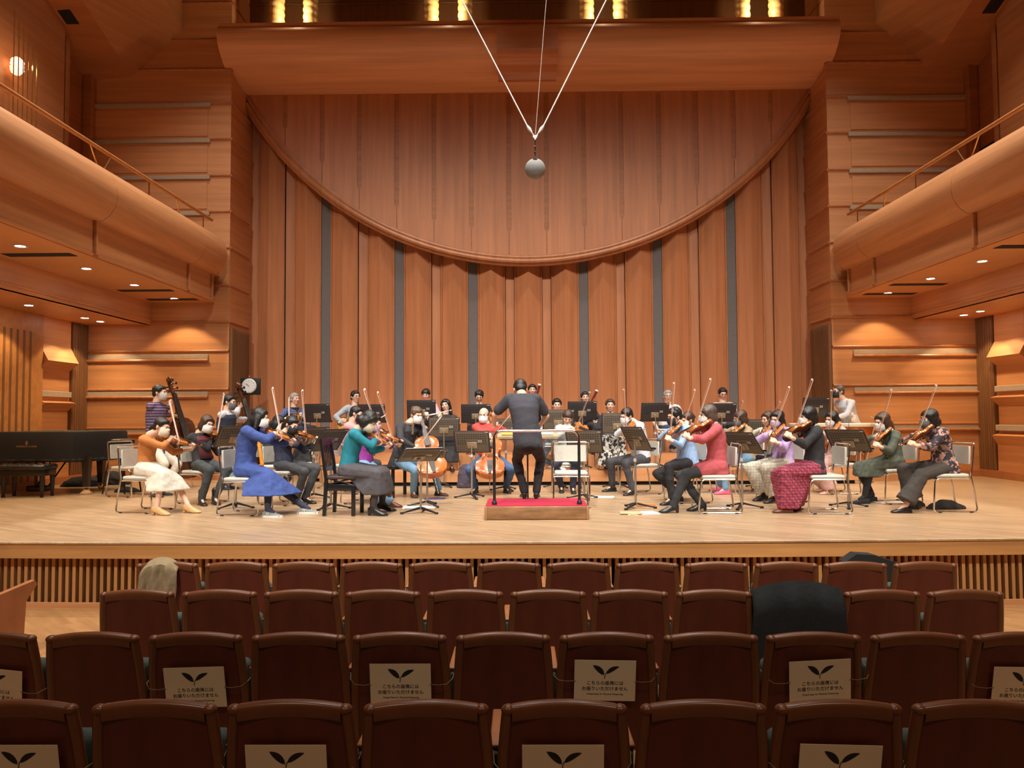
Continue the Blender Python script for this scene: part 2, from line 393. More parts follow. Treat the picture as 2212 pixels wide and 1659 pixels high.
    for k, y in enumerate((7.0, 8.4, 9.95, 11.49, 12.94, 14.45)):
        downlight(s * 6.74, y, 3.478, '%s recessed downlight from the stage wall in the outer soffit of the %s balcony' % (ORD[5 - k], side), 52)
    for k, y in enumerate((7.6, 9.2, 10.75, 12.3, 13.9, 14.42)):
        downlight(s * 8.13, y, 3.048, '%s recessed downlight from the stage wall in the low inner soffit of the %s balcony' % (ORD[5 - k], side), 40)
# hanging brass rods and crystal lamp by the upper left wall
rod_g = empty('rod_screen', (-8.1, 12.26, 4.2)); tag(rod_g, 'row of slim brass rods standing on the upper left balcony in front of the wall', 'screen')
for k in range(6):
    m = MB(); m.tube([(0, -.5 + k * .115, 0), (0, -.5 + k * .115, 3.45 - k * .09)], .009, 6); m.build('rod', BRASS, rod_g)
q = at(37, 143, 12.2)
lamp = empty('wall_lamp', q); tag(lamp, 'glowing cluster of crystal leaves on the wall above the left balcony', 'lamp')
m = MB(); random.seed(3)
for k in range(46):
    a = random.uniform(0, 6.28); e = random.uniform(-1.2, 1.2); d = V((math.cos(a) * math.cos(e), math.sin(a) * math.cos(e), math.sin(e)))
    m.sphere(V((d.x * .09, d.y * .09, d.z * .14)), (.04, .015, .055), d.to_track_quat('Y', 'Z').to_matrix(), 6, 4)
m.build('crystals', mat('crystal_glow', (1, .85, .65), .3, emit=((1, .55, .28), 1.6)), lamp)
m = MB(); m.tube([(0, 0, 0), (-.35, .05, 0)], .015, 6); m.build('bracket', BRASS, lamp)
l = bpy.data.lights.new('crystal_lamp_light', 'POINT'); l.energy = 4; l.color = (1, .6, .3); l.shadow_soft_size = .1
lo = bpy.data.objects.new('crystal_lamp_light', l); C.objects.link(lo); lo.location = q + V((.25, 0, 0))

# ---- back wall: fluted lower wall
P_ = .782
m = MB(); m.box((-XT - .2, YB + .12, 0), (XT + .2, YB + .3, 12.6)); struct('wall_back', m, W_BACK)
m = MB(); mg = MB(); mr = MB(); md = MB()
edges = [k + .5 for k in range(-8, 8)]
for e in edges:
    x = e * P_; grey = (abs(abs(e) - 1.5) < .1 or abs(abs(e) - 3.5) < .1 or abs(abs(e) - 5.5) < .1)
    if abs(x) < XT:
        if grey: mg.box((x - .1, YB + .02, 0), (x + .1, YB + .12, 8.2))
        else:
            m.box((x - .09, YB + .05, 0), (x + .09, YB + .12, 8.2)); md.box((x - .108, YB + .03, 0), (x - .09, YB + .118, 8.2))
        for q_ in (-1, 1): mr.tube([(x + q_ * .115, YB, 0), (x + q_ * .115, YB, 8.2)], .017, 8)
    # ridged panel to the right of this element
    a, b = x + .13, x + P_ - .13
    a, b = max(a, -XT), min(b, XT)
    if b - a > .1: m.prism([(a, YB + .12), (a, YB + .01), ((a + b) / 2, YB - .17), (b, YB + .01), (b, YB + .12)], (0, 8.2), 'z')
struct('wall_back_panels', m, W_BACK); struct('trim_grey_strips', mg, GREYSTRIP); struct('trim_beads', mr, W_TRIM, True); struct('trim_shadow_gaps', md, BLACKGAP)
# ---- upper panel above the arc, with slots
ZC, RA = 11.25, 6.86; YU = 15.86
def arcz(x): return ZC - math.sqrt(max(0, RA * RA - x * x))
m = MB()
slot_end = {.5: 500, 1.5: 490, 2.5: 473, 3.5: 443, 4.5: 402, 5.5: 345, 6.5: 267}
eds = [-7.6] + edges + [7.6]; es = [e for e in [-XT / P_] + [k + .5 for k in range(-7, 7)] + [XT / P_]]
for e0, e1 in zip(es[:-1], es[1:]):
    x0, x1 = e0 * P_, e1 * P_; poly = []
    zl = at(1140 + abs(e0) * 80, slot_end[abs(e0)] , YU).z if abs(e0) in slot_end else None
    zr = at(1140 + abs(e1) * 80, slot_end[abs(e1)] , YU).z if abs(e1) in slot_end else None
    g, n_ = .048, .012
    L = x0 + (n_ if zl else 0); Rr = x1 - (n_ if zr else 0)
    bot = [(L + (Rr - L) * i / 6, arcz(L + (Rr - L) * i / 6) + .02) for i in range(7)]
    poly += bot
    if zr: poly += [(Rr, zr), (x1 - g * .8, zr + .03), (x1 - g, zr + .07), (x1 - g, 8.6)]
    else: poly += [(Rr, 8.6)]
    if zl: poly += [(x0 + g, 8.6), (x0 + g, zl + .07), (x0 + g * .8, zl + .03), (L, zl)]
    else: poly += [(L, 8.6)]
    m.prism(poly, (YU, YU + .06))
struct('wall_upper_panels', m, W_BACK)
m = MB(); m.prism([(-XT + 2*XT*i/40, arcz(-XT + 2*XT*i/40) + .02) for i in range(41)] + [(XT, 8.6), (-XT, 8.6)], (YU + .016, YU + .075)); struct('wall_upper_backing', m, W_SHADED)  # same wood as the panels; slot shade is put into the darker colour
m = MB()
def arc(r_, y, rad, sq=None):
    a0 = math.asin(min(1, XT / r_)); return m.tube([(r_ * math.sin(-a0 + 2*a0*i/60), y, ZC - r_ * math.cos(-a0 + 2*a0*i/60)) for i in range(61)], rad, 8, up=(0, 1, 0), sq=sq)
arc(RA - .03, YU - .02, .05); arc(RA - .11, YU - .01, .035); arc(RA + .02, YU + .05, .05)
m.loft([[V((r_ * math.sin(t), y, ZC - r_ * math.cos(t))) for r_, y in ((RA - .16, YU - .03), (RA + .02, YU - .03), (RA + .02, YU + .16), (RA - .16, YU + .16))] for t in [-1.035 + 2.07 * i / 60 for i in range(61)]])
struct('trim_arc', m, W_TRIM, True)
# ---- canopy beam
ZT_, ZB_ = at(458, 57, 14.6).z, at(900, 190, 15.6).z
pc = [(14.6, ZT_), (14.53, ZT_ - .1), (14.52, ZT_ - .2), (14.57, ZT_ - .34), (14.68, ZT_ - .47), (14.85, ZT_ - .6), (15.08, ZB_ + .12), (15.35, ZB_ + .04), (15.6, ZB_), (15.88, ZB_), (15.88, ZT_ - .1), (15.0, ZT_ - .05)]
m = MB(); m.prism(pc, (-6.02, 6.02), 'x'); m.box((-6.02, 14.57, ZT_ - .01), (6.02, 16.1, ZT_ + .045)); struct('beam_canopy', m, W_CAN, True)
m = MB(); m.prism([(y_, z_ + ZT_ - 8.65) for y_, z_ in [(14.25, 7.98), (14.25, 8.40), (15.2, 8.42), (15.2, 7.75), (15.05, 7.72), (14.95, 7.83), (14.6, 7.83), (14.5, 7.90), (14.3, 7.90)]], (-.58, .58), 'x')
tag(m.build('projection_box', wood('box_wood', (.50, .19, .085), (1, 9, 9), .4), None, False), 'stepped wooden box hanging at the middle of the curved canopy beam', 'box')
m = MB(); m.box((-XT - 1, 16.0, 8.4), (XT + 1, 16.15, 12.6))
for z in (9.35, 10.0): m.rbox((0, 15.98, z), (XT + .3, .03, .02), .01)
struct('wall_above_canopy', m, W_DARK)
# gold twisted columns
def twist_col(x, lab):
    mm = MB(); r0 = .135; rings = []; N = 90
    for j in range(N + 1):
        z = j / N * 3.3; ring = []
        for i in range(20):
            q = 2 * math.pi * i / 20; ph = (z / .145 + q / (2 * math.pi)) % 1; rr = r0 * (1 + .24 * (abs(math.sin(math.pi * ph)) ** .6 - .5))
            ring.append(V((rr * math.cos(q), rr * math.sin(q), z)))
        rings.append(ring)
    mm.loft(rings); o = mm.build('twisted_column', mat('gilded', (.85, .55, .22), .4, .35)); o.location = (x, 14.95, ZT_ + .05)
    return tag(o, lab, 'column', 'twisted gilt columns on the canopy')
for k, px in enumerate((599, 671, 932, 1005, 1267, 1340, 1604, 1676)):
    X = at(px, 25, 14.95).x
    if k == 0: c0 = twist_col(X, 'x')
    else: c0 = c0.copy(); C.objects.link(c0)
    c0.location = (X, 14.95, ZT_ + .05); c0['label'] = '%s gilt twisted column from the left on top of the canopy beam' % ORD[k]
for px in (636, 968, 1304, 1640):  # added lamps without fixtures, there only to brighten the gilt columns
    X = at(px, 25, 14.7).x; l = bpy.data.lights.new('column_fill_lamp', 'POINT'); l.energy = 16; l.color = (1, .80, .5); l.shadow_soft_size = .04
    lo = bpy.data.objects.new('column_fill_lamp', l); C.objects.link(lo); lo.location = (X, 14.62, ZT_ + .3)
# ---- risers
def riser(nm, x0, x1, y0, y1, z0, z1, lab):
    t = empty(nm, ((x0 + x1) / 2, y0, z0)); mm = MB(); hx = (x1 - x0) / 2
    mm.box((-hx, 0, .065), (hx, y1 - y0, z1 - z0)); mm.build('deck', W_RISER, t, False)
    mm = MB(); mm.box((-hx + .05, .06, 0), (hx - .05, y1 - y0 - .02, .065)); mm.build('plinth', BLACKGAP, t, False)
    for k in range(1, int(2 * hx / 1.8)):
        mm = MB(); mm.box((-hx + k * 1.8 - .004, -.003, .07), (-hx + k * 1.8 + .004, 0, z1 - z0 - .002)); mm.build('seam', BLACKGAP, t, False)
    tag(t, lab, 'riser')
xa, xb = at(690, 1049, 13.45).x, at(1856, 1040, 13.45).x
riser('orchestra_riser', xa, xb, 13.45, 14.45, 0, .255, 'long low orange-brown wooden riser behind the cellists')
riser('orchestra_riser', xa - .5, xb + .1, 14.452, 15.8, 0, .48, 'taller rear wooden riser along the fluted back wall')
Z1, Z2 = .255, .48
# small end block on the right
m = MB(); q = atz(1990, 1046); m.box((q.x - 1.1, 14.0, 0), (q.x + .25, 14.6, .12)); tag(m.build('step_block', W_RISER, None, False), 'low wooden step on the stage floor right of the timpani', 'step')

# ------------------------------------------------------------------ auditorium seats
SEATW = wood('seat_frame_wood', (.175, .058, .022), (6, 6, 2), .3, .18)
PANEL = wood('seat_back_panel', (.115, .022, .010), (7, 7, 1.5), .5, .2)
TEAL = mat('teal_upholstery', (.055, .085, .075), .9, noise_mix=(60, .3))
def make_seat():
    t = empty('auditorium_seat')
    # rear of the back faces -y (the camera); leans back toward -y at the top
    H = .79
    def prf(u):  # height fraction -> (half width, y)
        return .252 - .026 * u ** 3, -.03 - .10 * u
    fr = MB()
    for sx in (-1, 1):
        pts = []; rr = []
        for i in range(11):
            u = i / 10; hw, y = prf(u); pts.append((sx * (hw - .022), y, .22 + (H - .235) * u)); rr.append(.022 if u < .95 else .023)
        fr.tube(pts, rr, 10, sq=(1, .95))
        fr.sphere((sx * (prf(1)[0] - .022), prf(1)[1], H - .02), (.027, .026, .02))
    # arched top rail
    rings = []
    for i in range(13):
        x = -.19 + .38 * i / 12; zc = H - .028 + .018 * (1 - (x / .2) ** 2); y = -.125
        ring = []
        for j in range(12):
            q = 2 * math.pi * j / 12; cx, cz = math.cos(q), math.sin(q)
            ring.append(V((x, y + .024 * abs(cx) ** .7 * (1 if cx > 0 else -1), zc + (.024 if cz > 0 else .040) * abs(cz) ** .8 * (1 if cz > 0 else -1))))
        rings.append(ring)
    fr.loft(rings); fr.build('back_frame', SEATW, t)
    pn = MB(); rows = []
    for j in range(9):
        u = j / 8 * .965; hw, y = prf(u); z = .2 + (H - .235) * u
        rows.append([V((-hw + .03 + (2 * hw - .06) * i / 8, y - .004 - .010 * (1 - ((i - 4) / 4) ** 2), z + (.012 * (1 - ((i - 4) / 4) ** 2) if j == 8 else 0))) for i in range(9)])
    vs = [p for r in rows for p in r]; fs = [(j*9+i, j*9+i+1, (j+1)*9+i+1, (j+1)*9+i) for j in range(8) for i in range(8)]
    pn.add(vs, fs); n = len(vs); pn.add([p + V((0, .03, 0)) for p in vs], [f[::-1] for f in fs]); pn.build('back_panel', PANEL, t)
    cu = MB(); cu.rbox((0, -.035, .50), (.19, .03, .24), .028, Matrix.Rotation(R(7.5), 3, 'X')); cu.build('back_cushion', TEAL, t)
    sc = MB(); sc.rbox((0, .18, .42), (.185, .04, .19), .035, Matrix.Rotation(R(-68), 3, 'X') @ Matrix.Rotation(R(90), 3, 'X')); sc.build('seat_cushion', TEAL, t)
    for sx in (-1,):
        am = MB(); am.rbox((sx * .2555, .14, .50), (.016, .17, .09), .014); am.rbox((sx * .2555, -.02, .42), (.012, .03, .16), .01); a_ = am.build('armrest', TEAL, t)
        aw = MB(); aw.rbox((sx * .2555, .16, .2), (.015, .14, .2), .01); aw.rbox((sx * .2555, .15, .594), (.022, .18, .008), .007); aw.build('armrest_stand', wood('armrest_wood', (.42, .16, .06), (6, 6, 2), .4), t)
    return t
seat0 = make_seat(); remember(seat0)
rows = [(5.71, 1216, [363, 511, 657, 803, 952, 1100, 1249, 1397, 1547, 1697, 1846, 1997], 'front row'),
        (4.755, 1277, [298, 476, 652, 828, 1006, 1184, 1361, 1541, 1720, 1903, 2083], 'second row'),
        (3.81, 1370, [-19, 203, 425, 646, 864, 1087, 1310, 1534, 1755, 1980, 2202], 'third row'),
        (2.87, 1518, [38, 337, 628, 921, 1218, 1517, 1808, 2104], 'nearest row')]
SIGN = {(2, 0): 6, (2, 2): -1.5, (2, 4): 0, (2, 6): 1.0, (2, 8): -3, (2, 10): 1, (3, 0): 0, (3, 2): 0, (3, 4): 0, (3, 6): 1.5}
PAPER = mat('sign_card', (.85, .68, .46), .8, noise_mix=(3, .1)); INK = mat('sign_ink', (.012, .012, .01), .7); TWIG = mat('sign_stem', (.16, .12, .03), .7); STRING = mat('twine', (.30, .22, .12), .9)
def text_mesh(txt, size, name='lettering', spacing=1.):
    cu = bpy.data.curves.new(name, 'FONT'); cu.body = txt; cu.size = size; cu.align_x = 'CENTER'; cu.space_line = 1.1; cu.space_character = spacing; cu.resolution_u = 3
    cu.offset = size * .012
    o = bpy.data.objects.new('tmp', cu); me = bpy.data.meshes.new_from_object(o); bpy.data.objects.remove(o); return me
TXT = [text_mesh('こちらの座席には', .0225), text_mesh('お座りいただけません', .0225), text_mesh('Closed Seat for Physical Distancing', .0125)]
def make_sign():
    t = empty('seat_sign')
    m = MB(); m.rbox((0, 0, 0), (.149, .0012, .105), .001); m.build('card', PAPER, t, False)
    m = MB()
    def leaf(pts, wd):
        up = []; dn = []
        for i in range(9):
            u = i / 8; x = pts[0][0] + (pts[1][0] - pts[0][0]) * u; z = pts[0][1] + (pts[1][1] - pts[0][1]) * u + .006 * math.sin(math.pi * u)
            d = V((pts[1][0] - pts[0][0], pts[1][1] - pts[0][1])).normalized(); h = wd * math.sin(math.pi * u ** .8) ** .8
            up.append((x - d.y * h, z + d.x * h)); dn.append((x + d.y * h, z - d.x * h))
        m.prism(up + dn[::-1][1:-1], (-.0020, -.0013))
    leaf([(-.004, .030), (-.060, .079)], .013); leaf([(.004, .036), (.068, .074)], .0105); m.build('leaf_print', INK, t, False)
    m = MB(); m.tube([(-.002, -.0016, .012), (-.001, -.0016, .026), (.004, -.0016, .040)], .0022, 6); m.build('stem_print', TWIG, t, False)
    for me, z in zip(TXT, (-.020, -.049, -.073)):
        if not me.materials: me.materials.append(INK)
        o = bpy.data.objects.new('lettering', me); C.objects.link(o); o.parent = t; o.location = (0, -.0018, z); o.rotation_euler = (R(90), 0, 0)
    for sx in (-1, 1):
        m = MB(); m.tube([(sx * .143, -.003, 0), (sx * .18, -.006, -.003), (sx * .225, -.004, .001), (sx * .252, .03, .012), (sx * .258, .10, .02)], .0016, 6); m.build('string', STRING, t)
    return t
sign0 = None
SEATPOS = {}
for ri, (Y, ty, pxs, rn) in enumerate(rows):
    for k, px in enumerate(pxs):
        p = at(px, ty, Y); t = seat0 if (ri, k) == (0, 0) else copy_tree(seat0)
        z = p.z - .79
        t.location = (p.x, Y + .12, z); t.rotation_euler = (0, 0, 0)
        lab = '%s seat from the left in the %s' % (ORD[k], rn)
        lab += ', with a card' if (ri, k) in SIGN else ', dark maroon back'
        tag(t, lab, 'seat', 'auditorium seats in the ' + rn); SEATPOS[ri, k] = V((p.x, Y + .12, z))
        if (ri, k) in SIGN:
            if sign0 is None: sign0 = make_sign(); remember(sign0); g = sign0
            else: g = copy_tree(sign0)
            sy = {2: 1486, 3: 1664}[ri] + {(2, 2): -2, (2, 4): -10, (2, 6): -18, (2, 8): -18, (2, 10): -2, (3, 0): 0}.get((ri, k), 0)
            spx = {(2, 0): -15, (2, 2): 423, (2, 4): 866, (2, 6): 1306, (2, 8): 1769, (2, 10): 2208, (3, 0): 46, (3, 2): 621, (3, 4): 1216, (3, 6): 1811}[ri, k]
            gp = at(spx, sy, Y + .005); g.location = (gp.x, Y + .12 - .03 - .1 * ((gp.z - z - .2) / .555) - .032, gp.z)
            g.rotation_euler = (R(10.2), R(SIGN[ri, k]), 0)
            tag(g, 'leaf-print card tied to the %s seat from the left in the %s' % (ORD[k], rn), 'sign', 'closed seat cards')
# end armrest of each row (light wood post) on the right
# ---- coat and jacket over seat backs, violin case, side seat
def drape(name, c, hw, top, drop_b, drop_f, m, lab, cat, seed, th=.012, skew=0.):
    """cloth laid over a seat back: a saddle sheet with folds"""
    random.seed(seed); N, K = 26, 22; rows_ = []
    for j in range(K + 1):
        u = j / K * 2 - 1; r = []
        for i in range(N + 1):
            w_ = (i / N * 2 - 1); d = (drop_b if u < 0 else drop_f) * (abs(u) ** 1.05)
            d *= 1 + .10 * noise.noise(V((w_ * 2 + seed, u, 0)))
            yy = .068 * (1 if u > 0 else -1) * min(1, abs(u) * 5) + (.1 * d / .8 * (1 if u < 0 else .2)) * 0
            yy += (1 if u > 0 else -1) * (.012 * math.sin(w_ * 9 + seed + u * 2) + .012 * noise.noise(V((w_ * 5, u * 3, seed)))) * min(1, abs(u) * 3)
            flare = 1 + .10 * abs(u) * (1 if u < 0 else .3)
            r.append(V((w_ * hw * flare + skew * d, yy + (.10 * d if u < 0 else 0.0), top - d + .01 * math.cos(w_ * 3) - .035 * abs(w_) ** 4)))
        rows_.append(r)
    mb = MB(); vs = [p for r in rows_ for p in r]; W_ = N + 1
    mb.add(vs, [(j*W_+i, j*W_+i+1, (j+1)*W_+i+1, (j+1)*W_+i) for j in range(K) for i in range(N)])
    o = mb.build(name, m); so = o.modifiers.new('cloth', 'SOLIDIFY'); so.thickness = th; o.location = c
    return tag(o, lab, cat)
p = SEATPOS[0, 0]; drape('coat', (p.x - .035, p.y - .125, p.z + .79), .13, .035, .27, .2, mat('khaki_cloth', (.34, .26, .15), .9, bump=(40, .3)), 'crumpled khaki coat thrown over the left end seat of the front row', 'coat', 4, skew=-.15)
p = SEATPOS[1, 8]; jk = drape('jacket', (p.x, p.y - .13, p.z + .815), .275, .03, .66, .3, mat('black_denim', (.012, .014, .016), .8, bump=(30, .3)), 'black denim jacket hung over a seat back in the second row from the stage', 'jacket', 9)
q = at(1905, 1225, 6.75)
m = MB(); Mr = Matrix.Rotation(R(4), 3, 'Y')
m.hull([V((x, y, z)) for x, y, z in [(-.33, -.05, 0), (.36, -.05, 0), (-.33, .08, 0), (.36, .08, 0), (-.30, -.05, .16), (-.2, -.05, .23), (-.05, -.05, .22), (.36, -.05, .08), (-.30, .08, .16), (-.2, .08, .23), (-.05, .08, .22), (.36, .08, .08)]])
o = m.build('violin_case', mat('black_case_cloth', (.01, .01, .01), .8)); o.location = (q.x, 6.6, HZ + .0)
ccp = at(1858, 1192, 6.6); o.location = (ccp.x + .15, 6.6, ccp.z - .24); o.scale = (1, 1, 1)
tag(o, 'black shaped instrument case propped upright behind the right end of the front row', 'instrument case')
bm_ = MB(); bm_.box((-.3, -.04, HZ), (.33, .07, ccp.z - .235)); bo = bm_.build('case_lower_half', MATS['black_case_cloth'], None, False); bo.parent = o; bo.location = (0, 0, -(ccp.z - .24))
# side seat at far left, turned to the stage centre
q = at(40, 1300, 5.6)
ss = empty('side_seat', (q.x - .42, 5.75, HZ - .02), R(58)); tag(ss, 'light wooden armrest and teal cushion of an angled side seat at the left edge', 'seat')
m = MB(); m.prism([(-.05, 0), (.32, 0), (.34, .46), (.42, .58), (.40, .61), (-.02, .50)], (-.03, .03)); m.build('side_panel', wood('side_seat_wood', (.36, .13, .05), (5, 5, 2), .4), ss)
m = MB(); m.rbox((.1, .2, .42), (.22, .16, .07), .05); m.rbox((-.1, .2, .55), (.05, .2, .24), .04); m.build('cushion', TEAL, ss)
m = MB(); m.rbox((-.17, .2, .45), (.02, .24, .42), .015); m.build('seat_back', SEATW, ss)
# ------------------------------------------------------------------ furniture and instruments
UP = V((0, 0, 1))
CREAM = mat('cream_vinyl', (.54, .53, .47), .45); STEEL = mat('brushed_pole', (.42, .37, .30), .35, .7); DESK = mat('stand_desk_enamel', (.028, .022, .024), .5)
DESKB = mat('stand_desk_back', (.12, .095, .07), .5); PLATE = mat('stand_bracket', (.35, .28, .18), .45, .5); WHITE = mat('white_paper', (.8, .8, .78), .7)
def make_chair():
    t = empty('stacking_chair'); fr = MB()
    for s in (-1, 1):
        y = s * .235
        fr.tube([(.205, y, .40), (.225, y, .38), (.24, y, .2), (.25, y, .05), (.235, y, .018), (.2, y, .0115), (-.22, y, .0115), (-.26, y, .018), (-.275, y, .05), (-.245, y, .25), (-.21, y, .44), (-.235, y, .62), (-.255, y, .80), (-.258, y * .97, .83)], .011, 8)
        fr.tube([(.205, y, .40), (.18, y, .418), (-.19, y, .418)], .011, 8)
        fr.tube([(.10, y, .418), (.13, y, .2), (.16, y, .03)], .009, 6) if 0 else None
    fr.tube([(-.258, -.235, .83), (-.259, -.21, .848), (-.259, .21, .848), (-.258, .235, .83)], .011, 8)
    fr.tube([(.19, -.235, .408), (.19, .235, .408)], .009, 8); fr.tube([(-.19, -.235, .41), (-.19, .235, .41)], .009, 8)
    fr.build('frame', CHROME, t)
    m = MB(); m.rbox((0, 0, .445), (.205, .22, .024), .022); m.build('seat', CREAM, t)
    m = MB()
    rows_ = [[V((-.232 + .012 * ((i - 4) / 4) ** 2 - .045 * (z - .6), (i - 4) / 4 * .215 * (.97 if z in (.585, .805) else 1), z)) for i in range(9)] for z in (.585, .60, .66, .72, .785, .805)]
    for d in (0, 1):
        m.add([p + V((.024 if d else 0, 0, 0)) for r in rows_ for p in r], [(j*9+i, j*9+i+1, (j+1)*9+i+1, (j+1)*9+i) for j in range(5) for i in range(8)])
    per = [i for i in range(9)] + [9*j+8 for j in range(1, 6)] + [45+i for i in range(7, -1, -1)] + [9*j for j in range(4, 0, -1)]
    m.f += [(per[i], per[(i+1) % len(per)], per[(i+1) % len(per)] + 54, per[i] + 54) for i in range(len(per))]
    m.build('backrest', CREAM, t)
    for s in (-1, 1):
        for x in (-.2, .18): m = MB(); m.rbox((x, s * .235, .008), (.022, .014, .008), .004); m.build('glide', BLACK, t)
    return t
chair0 = make_chair(); remember(chair0); chair_used = [0]
def chair(loc, phi, lab, group='cream stacking chairs of the orchestra'):
    t = chair0 if not chair_used[0] else copy_tree(chair0); chair_used[0] = 1
    t.location = loc; t.rotation_euler = (0, 0, R(phi)); return tag(t, lab, 'chair', group)
def make_stand():
    """desk's playing face looks toward +x; the back toward -x"""
    t = empty('music_stand'); m = MB()
    for a in (90, 210, 330):
        d = V((math.cos(R(a)), math.sin(R(a)), 0)); n = V((-d.y, d.x, 0))
        m.hull([d * .02 + n * .022 + UP * .075, d * .02 - n * .022 + UP * .075, d * .02 + n * .022 + UP * .05, d * .02 - n * .022 + UP * .05,
                d * .25 + n * .013 + UP * .018, d * .25 - n * .013 + UP * .018, d * .25 + n * .013 + UP * .006, d * .25 - n * .013 + UP * .006])
        m.rbox(d * .25 + UP * .012, (.018, .018, .012), .004)
    m.build('base', BLACK, t)
    m = MB(); m.tube([(0, 0, .06), (0, 0, .62)], .0145, 10); m.tube([(0, 0, .6), (0, 0, .97)], .010, 10); m.build('pole', STEEL, t)
    m = MB(); m.lathe([(.014, 0), (.02, .004), (.02, .04), (.014, .045)], (0, 0, .6), 14); m.tube([(0, .01, .62), (0, .04, .62)], .008, 8); m.build('clamp', mat('pale_clamp', (.5, .48, .45), .4), t)
    return t
DK = [False]
def make_desk(t, tilt, dz):
    """tilt: degrees from vertical; dz: height of desk centre"""
    M = Matrix.Rotation(-R(tilt), 3, 'Y'); c = V((.02, 0, dz)); X = lambda x, y, z: c + M @ V((x, y, z))
    m = MB(); m.rbox(c, (.003, .27, .175), .003, M); m.rbox(X(.028, 0, -.178), (.03, .27, .003), .002, M); m.rbox(X(.056, 0, -.170), (.002, .27, .011), .002, M)
    for s in (-1, 1): m.rbox(X(-.004, s * .262, 0), (.006, .010, .175), .004, M)
    m.build('desk', DESK, t)
    m = MB(); m.rbox(X(-.0045, 0, 0), (.001, .25, .165), .001, M)
    m.build('desk_back', DESKB if not DK[0] else mat('stand_desk_back_shaded', (.03, .025, .026), .5), t)  # back-row desks: darker copy with their weaker light in the colour
    m = MB()
    for j, zz in enumerate((.115, .085, .055, .025, -.005, -.035)):
        for i in range(13):
            y = -.21 + i * .035
            if j > 2 and abs(y) < .1: continue
            m.box((-.007, y - .011, zz - .005), (-.0055, y + .011, zz + .005))
    m.v = [X(*p) for p in m.v]; m.build('perforations', BLACKGAP, t, False)
    m = MB(); m.rbox(X(-.012, 0, -.055), (.004, .075, .05), .004, M); m.rbox(X(-.02, 0, -.07), (.02, .02, .03), .01, M); m.build('bracket', PLATE, t)
    m = MB()
    for i in range(3):
        for j in range(2):
            y, z = -.10 - i * .022, .02 - j * .022; m.box((-.0085, y - .007, z - .005), (-.0075, y + .007, z + .005))
    m.box((-.0115, -.262, .150), (-.0105, -.212, .157)); m.v = [X(*p) for p in m.v]; m.build('white_marks', WHITE, t, False)
stand0 = make_stand(); remember(stand0); stand_n = [0]
def stand(loc, phi, dz, tilt, lab):
    t = copy_tree(stand0) if stand_n[0] else stand0; stand_n[0] += 1
    if dz < .92:  # shorter: lower the upper pole
        pass
    t.location = loc; t.rotation_euler = (0, 0, R(phi)); make_desk(t, tilt, dz); t.scale = (1, 1, 1)
    for ch in t.children:
        if ch.name.startswith('pole'): ch.scale = (1, 1, (dz - .03) / .97)
    return tag(t, lab, 'music stand', 'black orchestra music stands')
